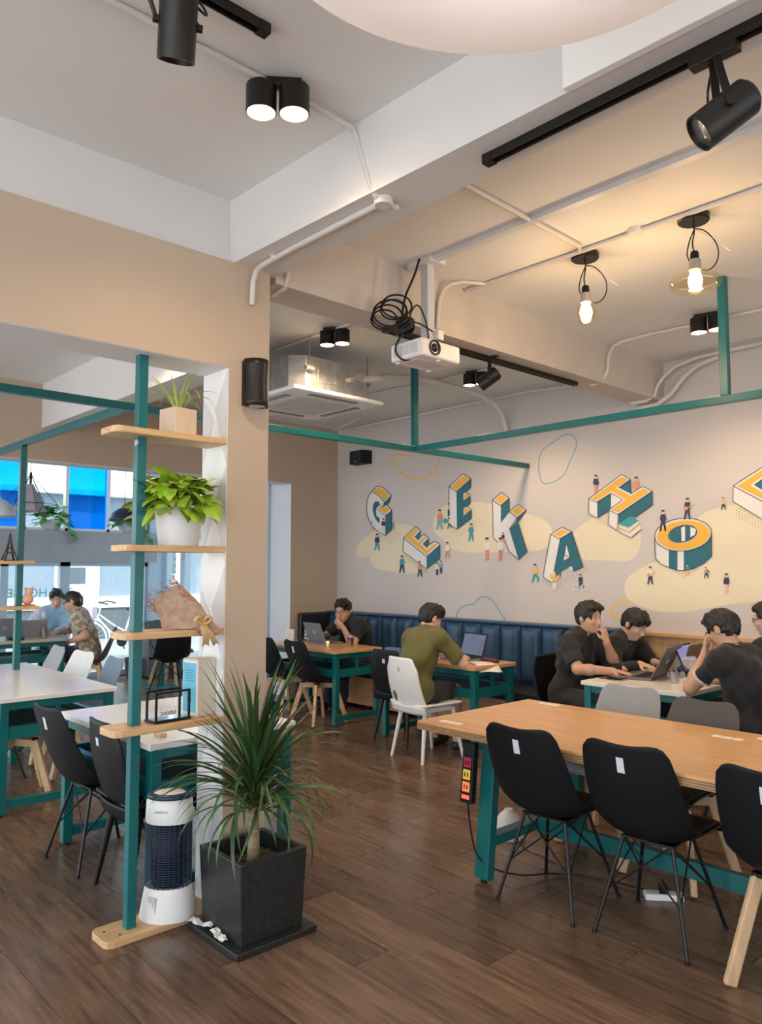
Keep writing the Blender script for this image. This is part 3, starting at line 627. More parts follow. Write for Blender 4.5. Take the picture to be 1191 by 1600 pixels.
class Art:
    def __init__(s, ox=0, oy=0, sc=1.0, base=1): s.m = MB(); s.o = (ox, oy, sc); s.n = base
    def pt(s, p, lv): 
        v = at(s.o[0]+p[0]/s.o[2], s.o[1]+p[1]/s.o[2], 'y', WALL_Y); v.y = WALL_Y-.0007*lv; return v
    def poly(s, c, pts):
        s.m.mi = IDX[c]; s.n += 1; s.m.add([s.pt(p, s.n) for p in pts], [tuple(range(len(pts)))]); return s
    def stroke(s, c, pts, w, closed=False):
        s.m.mi = IDX[c]; s.n += 1; n = len(pts); vs = []
        for i in range(n):
            a = pts[(i-1) % n] if closed or i > 0 else pts[i]; b = pts[(i+1) % n] if closed or i < n-1 else pts[i]
            d = Vector((b[0]-a[0], b[1]-a[1])); d = d.normalized() if d.length > 1e-6 else Vector((1, 0)); k = Vector((-d.y, d.x))*w/2
            vs += [s.pt((pts[i][0]+k.x, pts[i][1]+k.y), s.n), s.pt((pts[i][0]-k.x, pts[i][1]-k.y), s.n)]
        q = n if closed else n-1
        s.m.add(vs, [(2*i, 2*i+1, 2*((i+1) % n)+1, 2*((i+1) % n)) for i in range(q)]); return s
    def segs(s, c, pts, w):
        for a, b in zip(pts, pts[1:]): s.stroke(c, [a, b], w); s.n -= 1
        s.n += 1; return s
    def curve(s, pts, k=2, closed=False):
        P = [Vector(p) for p in pts]
        for _ in range(k):
            Q = []; n = len(P)
            for i in range(n if closed else n-1):
                a, b = P[i], P[(i+1) % n]; Q += [a*.75+b*.25, a*.25+b*.75]
            P = Q if closed else [P[0]]+Q+[P[-1]]
        return [tuple(p) for p in P]
    def done(s, name): 
        o = s.m.build(name, PAL, wall_back); return o
# cream clouds
A7 = (520, 680, 3.308); A8 = (820, 660, 3.21); ZA = (550, 740, 7.006); ZB = (670, 730, 7.006); ZC = (820, 780, 7.006); ZD = (910, 720, 8.507); ZE = (1010, 760, 6.58); ZF = (1100, 680, 8.89)
def blob(o, pts): a = Art(*o, base=0); a.poly('C', a.curve(pts, 3, True)); a.done('mural_cloud')
blob(ZA, [(35, 850), (80, 750), (230, 640), (400, 555), (560, 550), (720, 590), (800, 700), (850, 900), (800, 1080), (640, 1100), (420, 1070), (250, 1040), (200, 960), (195, 890), (110, 925), (50, 905)])
blob(A7, [(515, 450), (540, 385), (610, 350), (720, 340), (830, 355), (960, 398), (1060, 420), (1125, 460), (1142, 520), (1110, 580), (1040, 605), (940, 602), (800, 608), (680, 607), (610, 590), (575, 540), (525, 505)])
blob(A8, [(225, 560), (320, 490), (420, 440), (560, 440), (590, 560), (575, 660), (520, 700), (420, 692), (300, 692), (250, 660)])
blob(A8, [(495, 830), (520, 770), (610, 715), (690, 690), (790, 560), (880, 460), (990, 420), (1250, 380), (1500, 480), (1500, 820), (1300, 890), (1191, 900), (1050, 908), (900, 935), (780, 955), (660, 950), (560, 915), (510, 880)])
# loose brush lines
for o, c, pts, w, cl in ((A7, 'O', [(400, 105), (330, 95), (310, 140), (340, 190), (400, 225), (470, 228), (530, 190), (552, 108)], 9, False), (A8, 'B', [(70, 190), (85, 140), (130, 110), (190, 65), (235, 55), (267, 95), (250, 150), (220, 210), (205, 260), (150, 300), (92, 314), (72, 260)], 5, True),
        (A7, 'B', [(635, 960), (645, 905), (690, 875), (735, 875), (755, 838), (800, 832), (840, 870), (870, 920), (905, 972)], 6, False), (A8, 'O', [(425, 970), (440, 925), (485, 890), (520, 895), (535, 945), (500, 990)], 12, True)):
    a = Art(*o, base=1); a.stroke(c, a.curve(pts, 3, cl), w, cl); a.done('mural_brush_line')
def dots(o, P0, U, V, nu, nv, r=3.6):
    a = Art(*o, base=3); a.m.mi = IDX['K']
    for i in range(nu):
        for j in range(nv):
            x = P0[0]+U[0]*i+V[0]*j; y = P0[1]+U[1]*i+V[1]*j
            a.m.add([a.pt((x+r*math.cos(t), y+r*math.sin(t)), 3) for t in np.linspace(0, 2*PI, 6, endpoint=False)], [tuple(range(6))])
    o = a.done('mural_dots'); return o
dots(ZA, (310, 690), (21, 12), (22, -13), 6, 7); dots(ZA, (575, 890), (22, 15), (10, 18), 12, 4); dots(ZB, (225, 690), (22, 13), (24, -15), 6, 12); dots(ZB, (850, 930), (24, 14), (24, -15), 8, 8)
dots(ZC, (205, 900), (24, 14), (24, -15), 7, 16, 4); dots(ZD, (80, 715), (26, 15), (26, -15), 18, 8, 4.5); dots(ZE, (105, 770), (24, 13), (24, -13), 13, 7, 4); dots(ZF, (455, 1000), (38, 20), (0, 42), 16, 4, 6)
# the letters, drawn as blocks
def letter(o, parts, edges, w=6):
    a = Art(*o, base=5)
    for c, pts in parts: a.poly(c, pts)
    a.n += 2
    for e in edges: a.segs('K', e, w)
    return a.done('mural_letter')
letter(ZA, [('W', [(222,200),(190,235),(170,300),(165,390),(180,480),(215,555),(265,615),(320,655),(370,677),(372,455),(350,365),(360,310),(310,250),(260,215)]), ('T', [(300,305),(260,305),(235,340),(230,400),(245,460),(270,510),(305,550),(308,490),(270,460),(268,380),(305,345)]),
    ('W', [(222,200),(285,135),(350,155),(432,238),(362,310),(310,250),(260,215)]), ('Y', [(235,200),(290,152),(345,172),(410,240),(362,296),(315,242),(265,208)]), ('T', [(362,310),(432,240),(415,310),(350,368)]), ('W', [(268,380),(310,340),(350,368),(385,342),(440,402),(372,455)]), ('Y', [(290,382),(322,355),(350,378),(380,358),(415,402),(372,440)]), ('T', [(372,455),(440,405),(440,615),(372,675)])],
    [[(222,200),(190,235),(170,300),(165,390),(180,480),(215,555),(265,615),(320,655),(370,677),(440,615),(440,403),(388,345),(415,310),(432,238),(350,155),(285,135),(222,200),(260,215),(310,250),(362,310),(350,368),(310,340),(268,380),(372,455)]])
letter(ZA, [('W', [(570,705),(705,580),(755,625),(690,690),(730,735),(800,660),(845,705),(780,770),(825,815),(915,740),(968,775),(822,905)]), ('Y', [(590,703),(700,603),(730,628),(668,690),(730,758),(800,684),(822,705),(758,770),(825,838),(912,765),(940,778),(822,885)]), ('W', [(570,705),(822,905),(822,1040),(565,855)]), ('T', [(822,905),(968,775),(970,930),(822,1040)]), ('T', [(690,690),(755,625),(755,690),(730,735)]), ('T', [(780,770),(845,705),(845,775),(825,815)])],
    [[(570,705),(705,580),(755,625),(755,690),(800,660),(845,705),(845,775),(915,740),(968,775),(970,930),(822,1040),(565,855),(570,705),(822,905)]])
letter(ZB, [('W', [(230,210),(385,70),(467,128),(310,270)]), ('Y', [(250,210),(385,92),(445,130),(310,255)]), ('W', [(230,210),(310,270),(312,680),(225,620)]), ('W', [(385,290),(415,275),(462,310),(462,330),(385,370)]), ('Y', [(392,300),(418,288),(446,315),(392,358)]), ('W', [(388,455),(425,430),(475,462),(475,480),(388,535)]), ('Y', [(394,465),(424,446),(455,470),(394,520)]),
    ('T', [(310,270),(467,128),(467,220),(385,290),(385,365),(462,310),(462,395),(388,455),(388,530),(475,460),(475,560),(315,680)])],
    [[(310,270),(230,210),(385,70),(467,128),(467,220),(415,275),(462,310),(462,395),(425,430),(475,462),(475,560),(315,680),(225,620),(230,210)], [(310,270),(467,128)]])
letter(ZB, [('W', [(705,360),(795,420),(795,610),(890,485),(975,555),(890,680),(990,1010),(880,915),(845,810),(760,820),(712,770)]), ('W', [(705,360),(805,275),(888,340),(795,420)]), ('Y', [(730,360),(805,298),(862,342),(795,402)]), ('W', [(890,485),(985,408),(1075,470),(975,555)]), ('Y', [(914,485),(985,430),(1050,472),(975,535)]), ('T', [(795,420),(888,340),(888,490),(795,610)]), ('T', [(975,555),(1075,470),(985,600),(960,600)]), ('T', [(890,680),(975,590),(1085,920),(990,1012)])],
    [[(795,420),(705,360),(805,275),(888,340),(888,485),(985,408),(1075,470),(985,600),(1085,920),(990,1012),(880,915),(845,810)], [(705,360),(712,770),(760,820)], [(795,420),(888,340)], [(890,485),(975,555),(1075,470)], [(975,555),(890,680)]])
letter(ZC, [('W', [(290,385),(390,435),(325,790),(300,912),(205,850)]), ('W', [(290,385),(415,305),(522,355),(390,435)]), ('Y', [(318,387),(413,328),(485,356),(390,415)]), ('T', [(390,435),(522,355),(645,740),(540,790),(510,735),(405,790),(390,860),(318,800)]), ('W', [(462,500),(497,635),(432,672)]), ('W', [(485,745),(520,735),(537,785)]), ('O', [(275,820),(300,815),(318,860),(325,780),(345,800),(345,870),(385,820),(390,850),(350,900),(310,900)]), ('W', [(308,920),(355,920),(350,982),(312,982)])],
    [[(390,435),(290,385),(415,305),(522,355),(645,740),(540,790)], [(290,385),(205,850),(300,912)], [(390,435),(522,355)], [(440,600),(497,638)]])
letter(ZD, [('W', [(95,505),(205,550),(205,765),(90,695)]), ('W', [(362,655),(487,712),(478,930),(352,850)]), ('W', [(390,432),(550,518),(385,625)]), ('T', [(205,550),(385,445),(385,650),(205,765)]), ('T', [(487,712),(938,405),(942,585),(710,755),(640,735),(487,840)]), ('T', [(495,360),(648,248),(655,440)]), ('W', [(95,505),(535,182),(648,248),(495,360),(655,440),(815,338),(938,405),(487,712),(362,655),(550,518),(390,432),(205,550)]), ('Y', [(125,505),(535,212),(615,250),(455,362),(655,468),(815,370),(900,408),(487,690),(395,652),(590,518),(390,405),(205,530)]),
    ('C', [(490,845),(625,890),(765,795),(765,830),(630,950),(490,880)]), ('L', [(490,845),(640,735),(765,795),(625,890)]), ('W', [(490,935),(640,968),(770,880),(800,905),(660,1022)])],
    [[(205,550),(95,505),(535,182),(648,248),(655,440),(815,338),(938,405),(942,585),(710,755)], [(95,505),(90,695),(205,765),(360,660)], [(205,550),(390,432),(550,518),(362,655),(352,850),(478,930),(487,712),(938,405)], [(362,655),(487,712)], [(495,360),(648,248)], [(490,940),(660,1022),(800,905)]], 7)
_el = lambda cx, cy, rx, ry, a, n=40: [(cx+rx*math.cos(t)*math.cos(a)-ry*math.sin(t)*math.sin(a), cy+rx*math.cos(t)*math.sin(a)+ry*math.sin(t)*math.cos(a)) for t in np.linspace(0, 2*PI, n, endpoint=False)]
letter(ZE, [('W', [(95,520),(235,600),(235,832),(160,800),(102,742)]), ('T', [(235,600),(325,600),(325,864),(235,832)]), ('W', [(325,600),(390,600),(390,866),(325,864)]), ('T', [(390,600),(678,490),(680,715),(600,790),(500,842),(390,866)]), ('W', _el(385, 495, 292, 168, -.09)), ('Y', _el(388, 502, 272, 150, -.09)), ('W', _el(382, 490, 158, 92, -.22)), ('T', _el(382, 487, 146, 80, -.22)), ('W', [(365,425),(405,408),(405,558),(370,566)]), ('W', [(460,415),(520,440),(505,500),(460,522)])],
    [_el(385, 495, 292, 168, -.09)+[_el(385, 495, 292, 168, -.09)[0]], _el(382, 487, 150, 84, -.22)+[_el(382, 487, 150, 84, -.22)[0]], [(95,520),(102,742),(160,800),(235,832),(325,864),(390,866),(500,842),(600,790),(680,715),(677,470)]], 7)
letter(ZF, [('W', [(415,705),(920,970),(920,1230),(410,920)]), ('T', [(920,970),(1370,640),(1370,900),(920,1230)]), ('W', [(415,705),(950,360),(1060,430),(700,690),(880,800),(1250,560),(1370,640),(920,970)]), ('Y', [(465,708),(950,395),(1010,432),(650,695),(880,835),(1250,595),(1320,642),(920,935)]), ('T', [(700,690),(1060,430),(1060,640),(880,800)])],
    [[(920,970),(415,705),(950,360),(1060,430)], [(415,705),(410,920),(920,1230),(1370,900),(1370,640),(920,970),(920,1230)]], 9)
# little painted people
def fig(x, y, h, top, leg, pose=0, lean=0.0, extra=None):
    """x, y = feet in the photograph, h = height in pixels"""
    a = Art(x, y, 1.0, base=10); u = h/10.0
    L = lambda px, py: (px*u+lean*(-py)*u*.1, py*u)
    if pose == 0:
        a.poly(leg, [L(-.9, -5), L(.9, -5), L(1.5, 0), L(.8, 0), L(0, -3.6), L(-1.0, 0), L(-1.7, 0)])
    elif pose == 1:
        a.poly(leg, [L(-.8, -5), L(.8, -5), L(.7, 0), L(.1, 0), L(0, -4), L(-.2, 0), L(-.8, 0)])
    else:
        a.poly(leg, [L(-.9, -4.6), L(.9, -4.6), L(2.2, -2.4), L(1.6, -.2), L(1.0, -.4), L(1.2, -2.2), L(-.2, -3.2), L(-1.2, 0), L(-1.9, 0)])
    a.poly(top, [L(-1.1, -8), L(1.1, -8), L(1.5, -5.6), L(1.0, -4.7), L(-1.0, -4.7), L(-1.5, -5.6)])
    a.poly('S', [L(-.6, -8.1), L(.6, -8.1), L(.65, -9.4), L(-.65, -9.4)])
    a.poly('N', [L(-.8, -9.1), L(.75, -9.2), L(.7, -10), L(-.6, -10.1)])
    if extra == 'bike':
        for s in (-1, 1):
            a.stroke('W', [(s*7+4.4*math.cos(t), -3+4.4*math.sin(t)) for t in np.linspace(0, 2*PI, 14, endpoint=False)], 1.3, True)
    if extra == 'guitar':
        a.poly('P', [L(-1.8, -5.2), L(-.6, -6.2), L(.6, -5.6), L(.2, -4.4), L(-1.2, -4.2)]); a.segs('O', [L(.3, -5.4), L(3.6, -7.4)], u*.4)
    if extra == 'arm': a.segs('S', [L(-1, -7.6), L(-1.8, -9.6)], u*.5)
    if extra == 'gear': a.poly('L', [(9+4*math.cos(t), -13+4*math.sin(t)) for t in np.linspace(0, 2*PI, 12, endpoint=False)])
    if extra == 'pack': a.poly('L', [L(.8, -8), L(2.6, -7), L(2.6, -4.6), L(1.0, -4.4)])
    a.done('mural_figure')
for f in ((590, 860, 26, 'N', 'L'), (600, 832, 22, 'N', 'W', 1), (582, 830, 15, 'W', 'O', 2), (615, 828, 12, 'L', 'B', 2), (629, 895, 27, 'L', 'N'), (657, 901, 24, 'P', 'N'), (684, 899, 20, 'C', 'N', 1), (690, 896, 20, 'B', 'N', 1), (700, 873, 26, 'W', 'P'), (688, 827, 31, 'P', 'B', 0, 0, 'gear'), (702, 806, 20, 'W', 'N', 1), (703, 826, 17, 'W', 'N', 2), (737, 846, 28, 'L', 'L'),
          (762, 876, 36, 'W', 'P', 1), (783, 876, 36, 'W', 'P', 1), (787, 850, 18, 'N', 'P', 2), (837, 910, 29, 'O', 'L', 2), (908, 920, 23, 'N', 'N', 2, 0, 'bike'), (932, 772, 30, 'N', 'P', 1), (995, 779, 34, 'P', 'P', 1), (1037, 830, 33, 'N', 'N', 0, 0, 'arm'), (1075, 812, 34, 'N', 'N', 0, 0, 'guitar'), (1017, 913, 28, 'W', 'N', 0, 0, 'guitar'), (1075, 900, 19, 'L', 'O', 2), (1104, 904, 18, 'P', 'N', 2, 0, 'pack'), (1136, 928, 32, 'N', 'S', 1, 0, 'arm'), (1131, 797, 20, 'O', 'N', 2)):
    fig(*f)
# wood-lined lower wall right of the bench
rail = MB().box(-3.5, 3.6, WALL_Y-.06, WALL_Y, 1.0, 1.03).build('dado_rail', WOODX, wall_back, bev=.003)
bme = MB().box(.002, .148, 0, .02, 0, 1.0).mesh('wood_board', WOODP)
for k in range(40): child('wood_board', bme, wall_back, (-3.5+k*.15, WALL_Y-.021, 0))
# ------------------------------------------------------------------ tables with teal steel frames
def teal_table(x0, x1, y0, y1, topm, label, H=.76, ends='x', edge=None, thick=.032, group='teal framed tables'):
    t = thing('teal_table', label, 'table', ((x0+x1)/2, (y0+y1)/2, 0), 0, group)
    w, d = (x1-x0)/2, (y1-y0)/2
    MB().box(-w, w, -d, d, H-thick, H).build('table_top', topm, t, bev=.004)
    lx, ly, s = w-.045, d-.045, .055; zt = H-thick
    for sx in (-1, 1):
        for sy in (-1, 1):
            leg = MB().bar((sx*lx, sy*ly, .015), (sx*lx, sy*ly, zt), s).build('leg', TEAL, t, bev=.003)
            MB().cyl((sx*lx, sy*ly, 0), (sx*lx, sy*ly, .016), .016).build('foot', BLACKM, leg)
    for sy in (-1, 1):
        MB().box(-lx+s/2, lx-s/2, sy*ly-.02, sy*ly+.02, zt-.05, zt).build('apron', TEAL, t)
        MB().box(-lx+s/2, lx-s/2, sy*ly-.02, sy*ly+.02, zt-.24, zt-.16).build('shelf_rail', TEAL, t)
    for sx in (-1, 1):
        MB().box(sx*lx-.02, sx*lx+.02, -ly+s/2, ly-s/2, zt-.05, zt).build('apron', TEAL, t)
        MB().box(sx*lx-.02, sx*lx+.02, -ly+s/2, ly-s/2, zt-.24, zt-.16).build('shelf_rail', TEAL, t)
        if ends == 'x':
            MB().box(sx*lx-.022, sx*lx+.022, -ly+s/2, ly-s/2, .05, .10).build('foot_rail', TEAL, t)
            MB().box(sx*lx-.012, sx*lx+.012, -.012, .012, zt-.16, zt-.05).build('strut', TEAL, t)
    if ends == 'y':
        for sy in (-1, 1):
            MB().box(-lx+s/2, lx-s/2, sy*ly-.022, sy*ly+.022, .05, .10).build('foot_rail', TEAL, t)
            MB().box(-.015, .015, sy*ly-.012, sy*ly+.012, zt-.16, zt-.05).build('strut', TEAL, t)
    MB().box(-lx, lx, -ly, ly, zt-.215, zt-.20).build('under_shelf', mat('shelf_dark', (.02, .05, .05), .6), t)
    return t
WOODT = WOODX
teal_table(-7.35, -6.09, 4.99, 5.64, WOODT, 'wooden topped teal table with the slate laptop by the bench')
teal_table(-5.50, -4.30, 5.05, 5.62, WOODT, 'wooden topped teal table before the man in olive shirt')
teal_table(-3.28, -2.46, 5.07, 6.32, WHITET, 'white topped teal table shared by the four men', ends='y')
teal_table(-7.27, -5.35, 1.59, 2.38, WHITET, 'long white topped teal table at the left picture edge')
teal_table(-4.66, -3.49, 1.72, 2.58, WHITET, 'white topped teal table behind the shelf post')
teal_table(-10.25, -9.45, 1.9, 3.56, mat('pale_top', (.55, .47, .36), .4), 'pale topped teal table of the two men by the street window', ends='y')
# the long plywood table
lt = thing('long_table', 'long plywood table on slanted teal legs in the foreground', 'table', (-1.75, 3.575, 0))
H, TW, TD = .765, 1.28, .505
MB().box(-TW, TW, -TD, TD, H-.048, H).build('table_top', [WOODX], lt, bev=.003)
MB().box(-TW-.0015, TW+.0015, -TD-.0015, TD+.0015, H-.046, H-.012).build('ply_edge', WOODE, lt)
for k in range(3): MB().box(-TW-.002, TW+.002, -TD-.002, TD+.002, H-.040+k*.011, H-.037+k*.011).build('ply_layer', mat('ply_layer', (.16, .08, .035), .7), lt)
for sx in (-1, 1):
    x = sx*.87
    for sy in (-1, 1):
        lg = MB(); a, b = Vector((x, sy*.44, .02)), Vector((x, sy*.36, H-.05))
        lg.bar(a, b, .085, .055, up=(0, 1, 0)); o = lg.build('leg', TEAL, lt, bev=.003)
        MB().cyl(a-Vector((0, 0, .02)), a+Vector((0, 0, .005)), .016).build('foot', BLACKM, o)
    MB().bar((x, -.41, .20), (x, .41, .20), .07, .05).build('cross_rail', TEAL, lt, bev=.003)
    MB().bar((x, -.36, H-.073), (x, .36, H-.073), .06, .05).build('top_rail', TEAL, lt, bev=.003)
MB().bar((-.835, 0, .20), (.835, 0, .20), .045, .08).build('stretcher', TEAL, lt, bev=.003)
for (x, y) in ((-1.18, -.42), (-1.15, .44), (.18, .40), (-.02, -.42), (-.0, .3)):
    for k in range(3): MB().box(x+k*.052, x+k*.052+.042, y-.02, y+.025, H, H+.0012).build('sticker', PAPER, lt)

# power strip on the long table's leg
ps = thing('power_strip', 'black power strip with lit red switches on the table leg', 'power strip', (-2.665, 3.075, .40), 0)
MB().box(-.038, .038, -.03, .01, -.0, .30, Matrix.Rotation(math.radians(-6), 4, 'X')).build('case', BLACKP, ps, bev=.006)
R6 = Matrix.Rotation(math.radians(-6), 4, 'X')
for k, (c, e) in enumerate(((mat('led_red', (.9, .08, .05), .4, emit=.6), .02), (mat('sock_orange', (.85, .25, .08), .4, emit=.12), .05), (mat('sock_yellow', (.85, .6, .08), .4), .05), (mat('sock_red', (.35, .03, .05), .4), .05))):
    z0 = (.02, .055, .115, .175)[k]
    f = MB().box(-.024, .024, -.034, -.029, z0, z0+e, R6).build('socket', c, ps, bev=.002)
    if k: 
        for s in (-1, 1): MB().box(s*.009-.003, s*.009+.003, -.0355, -.0335, z0+.015, z0+.035, R6).build('slot', BLACKM, f)
pc = MB().tube([(-2.66, 3.06, .40), (-2.66, 3.08, .25), (-2.63, 3.1, .1), (-2.5, 3.25, .03), (-2.42, 3.5, .01), (-2.2, 3.6, .008), (-1.95, 3.62, .02)], .0045, 6, smooth=3).build('black_floor_cable', BLACKM, smooth=True)
tag(pc, 'thin black power cord running down the leg to the floor', 'cord')
fs = thing('floor_socket', 'white extension socket lying on the floor under the table', 'socket', (-1.90, 3.62, 0), math.radians(40))
MB().box(-.09, .09, -.03, .03, 0, .03).build('case', WHITEP, fs, bev=.005)
MB().box(-.02, .02, -.018, .018, .03, .065).cyl((0, 0, .06), (0, 0, .09), .006).build('plug', BLACKP, fs)
for s in (-1, 1): MB().cyl((s*.055, 0, .029), (s*.055, 0, .0312), .014).build('outlet', GREYP, fs)
df = thing('aroma_diffuser', 'white rounded aroma diffuser on the floor behind the table leg', 'diffuser', (-2.93, 3.74, 0))
MB().lathe([(0, 0), (.075, .0), (.088, .015), (.092, .05), (.08, .1), (.055, .14), (.03, .16), (.028, .165)], 32).build('body', SHELLW, df, smooth=True)
MB().lathe([(.028, .162), (.024, .172), (.016, .172), (.012, .164), (0, .163)], 20).build('nozzle', GREYP, df, smooth=True)
MB().tube([(.09, 0, .02), (.18, -.1, .006), (.3, -.1, .006), (.42, -.14, .006)], .003, 6, smooth=2).build('cable', BLACKM, df)

# ------------------------------------------------------------------ chairs
PROF = [(.225, .418), (.205, .438), (.13, .438), (.02, .425), (-.09, .424), (-.165, .445), (-.215, .50), (-.25, .58), (-.285, .68), (-.312, .78), (-.332, .872)]
WID = [.40, .43, .455, .465, .465, .46, .455, .445, .432, .412, .385]
CURL = [.0, .012, .035, .055, .065, .07, .065, .052, .038, .027, .020]
def lerp_tab(tab, t):
    q = t*(len(tab)-1); i = min(int(q), len(tab)-2); f = q-i; n = len(tab)-1
    P = [tab[max(i-1, 0)], tab[i], tab[i+1], tab[min(i+2, n)]]
    cr = lambda a, b, c, d: b+.5*f*(c-a+f*(2*a-5*b+4*c-d+f*(3*(b-c)+d-a)))
    return tuple(cr(*z) for z in zip(*P)) if isinstance(P[0], tuple) else cr(*P)
def shell_pt(u, v, inset=1.0, lift=0.0):
    y, z = lerp_tab(PROF, v); w = lerp_tab(WID, v); c = lerp_tab(CURL, v); s = (u-.5)*2*inset
    y2, z2 = lerp_tab(PROF, min(1, v+.02)); y1, z1 = lerp_tab(PROF, max(0, v-.02))
    ty, tz = y2-y1, z2-z1; L = math.hypot(ty, tz) or 1; ny, nz = -tz/L, ty/L     # profile normal
    if ny*0.3+nz < 0: ny, nz = -ny, -nz
    if v > .55 and ny < 0: ny, nz = -ny, -nz
    k = c*abs(s)**2.6+lift
    zt = 0.0
    if v > .80: e_ = ((v-.80)/.20)**1.5; zt = -.055*e_*abs(s)**7 - .012*e_*math.cos(s*PI*.75)
    wx = w/2*s
    return (wx, y+ny*k, z+nz*k+zt)
def make_shell_chair(name, label, shellm, legs, padm=PAD, sticker=True):
    t = thing(name, label, 'chair')
    s = MB().grid(lambda u, v: shell_pt(u, v), 17, 31).build('shell', shellm, t, smooth=True, solid=.009)
    md = s.modifiers.new('edge', 'BEVEL'); md.width = .003; md.segments = 2
    p = MB().grid(lambda u, v: shell_pt(u, .03+v*.42, .9, .012+.016*(1-(2*u-1)**4)*(1-(2*v-1)**4)), 13, 13).build('cushion', padm, t, smooth=True, solid=.012)
    if sticker:
        q = [shell_pt(u, v) for u, v in ((.42, .93), (.50, .93), (.50, .86), (.42, .86))]
        MB().add([(x, y-.0075, z) for x, y, z in q], [(0, 1, 2, 3)]).build('label_sticker', STICK, t, solid=.001)
    if legs == 'wire':
        top = [(-.11, .10), (.11, .10), (.11, -.11), (-.11, -.11)]; ft = [(-.205, .215), (.205, .215), (.205, -.215), (-.205, -.215)]
        for (a, b), (c, d) in zip(top, ft):
            lg = MB().cyl((a, b, .415), (c, d, .006), .0085, .0085, 10).build('leg', BLACKM, t, smooth=False)
            MB().cyl((c, d, 0), (c, d, .016), .012, .009, 10).build('foot_cap', BLACKP, lg)
        br = MB()
        for i in range(4):
            a, b = top[i], ft[i]; c, d = top[(i+1) % 4], ft[(i+1) % 4]
            pm = lambda A, B, f: Vector((A[0]*(1-f)+B[0]*f, A[1]*(1-f)+B[1]*f, .415*(1-f)))
            br.cyl(pm(a, b, .0), pm(c, d, .55), .0042, n=6); br.cyl(pm(c, d, 0), pm(a, b, .55), .0042, n=6)
        br.build('wire_brace', BLACKM, t)
        MB().box(-.12, .12, -.12, .11, .408, .418).build('mount_frame', BLACKM, t)
    else:
        top = [(-.12, .11), (.12, .11), (.12, -.12), (-.12, -.12)]; ft = [(-.205, .215), (.205, .215), (.205, -.215), (-.205, -.215)]
        for (a, b), (c, d) in zip(top, ft):
            m = MB(); d0 = Vector((c-a, d-b, 0)).normalized()
            m.bar((a, b, .41), (c, d, .006), .030, .048, up=d0); m.build('leg', WOODG, t, bev=.007)
        for i in (0, 1):
            a, b = top[i], top[i+2]
            MB().bar((a[0], a[1], .385), (b[0], b[1], .385), .03, .05).build('cross_rail', WOODG, t, bev=.004)
        for x, y in top: MB().box(x-.02, x+.02, y-.02, y+.02, .408, .424).build('spacer', BLACKP, t)
    return t
def make_plain_chair(name, label, m, legm, sticker=True):
    """one-piece plastic chair with a waist lip and four round tapered legs"""
    t = thing(name, label, 'chair')
    def back(u, v):
        s = (u-.5)*2; w = .44-.05*v-(.10*max(0, v-.80)/.2)*(abs(s)**6)
        return (w/2*s, -.215-.10*v+.035*s*s-.02*math.sin(v*PI), .44+.42*v-.02*(abs(s)**6)*v)
    MB().grid(back, 15, 19).build('backrest', m, t, smooth=True, solid=.012)
    def seat(u, v):
        s = (u-.5)*2; w = .45-.03*v; return (w/2*s, -.225+.44*v, .455-.02*math.sin(v*PI)*(1-s*s)+(.014*s*s))
    MB().grid(seat, 13, 15).build('seat', m, t, smooth=True, solid=.02)
    def skirt(u, v):
        s = (u-.5)*2; return (.225*s, -.235+.035*s*s-.012+.02*v, .458-.065*v)
    MB().grid(skirt, 13, 5).build('back_lip', m, t, smooth=True, solid=.01)
    MB().box(-.17, .17, -.16, .15, .40, .44).build('under_frame', m, t, bev=.01)
    for sx in (-1, 1):
        for sy in (-1, 1):
            MB().cyl((sx*.15, sy*.15, .43), (sx*.205, sy*.225, 0), .021, .013, 14).build('leg', legm, t, angle=50)
    if sticker:
        q = [back(u, v) for u, v in ((.46, .80), (.54, .80), (.54, .71), (.46, .71))]
        MB().add([(x, y-.0075, z) for x, y, z in q], [(0, 1, 2, 3)]).build('label_sticker', sticker, t, solid=.001)
    return t
GA = 'black shell chairs on wire legs'; GB = 'black shell chairs on wooden legs'
ca = make_shell_chair('shell_chair', 'black shell chair with wire legs, leftmost along the long table', BLACKP, 'wire'); ca['group'] = GA
ca.location = (-2.25, 3.25, 0); ca.rotation_euler.z = math.radians(3)
dup(ca, (-1.75, 3.30, 0), math.radians(4), 'black shell chair with wire legs, second along the long table')
dup(ca, (-4.29, 1.83, 0), math.radians(3), 'black shell chair with wire legs at the white table left of the shelf post')
dup(ca, (-9.15, 4.75, 0), math.radians(75), 'black shell chair with wire legs at the round teal pedestal table')
cbk = make_shell_chair('shell_chair', 'black shell chair with wooden legs at the right picture edge', BLACKP, 'wood'); cbk['group'] = GB
cbk.location = (-1.15, 3.285, 0); cbk.rotation_euler.z = math.radians(2)
dup(cbk, (-6.42, 5.04, 0), math.radians(-2), 'black wooden legged chair at the slate laptop table, nearer the table end')
dup(cbk, (-6.98, 5.02, 0), math.radians(2), 'black wooden legged chair at the slate laptop table, partly behind the pillar')
dup(cbk, (-9.95, 5.2, 0), math.radians(-60), 'black wooden legged chair far off by the glass corner')
GD = 'shell chairs in greys'
cg = make_shell_chair('shell_chair', 'grey shell chair on the far side of the long table', SHELLG, 'wood', mat('grey_pad', (.30, .31, .32), .7), sticker=False); cg['group'] = GD
cg.location = (-2.50, 4.12, 0); cg.rotation_euler.z = PI+math.radians(2)
cd = make_shell_chair('shell_chair', 'dark grey brown shell chair on the far side of the long table', SHELLDG, 'wood', sticker=False); cd['group'] = GD
cd.location = (-1.99, 3.96, 0); cd.rotation_euler.z = PI-math.radians(4)
cw = make_shell_chair('shell_chair', 'white shell chair with dark cushion under the left white table', SHELLW, 'wood', sticker=False); cw['group'] = GD
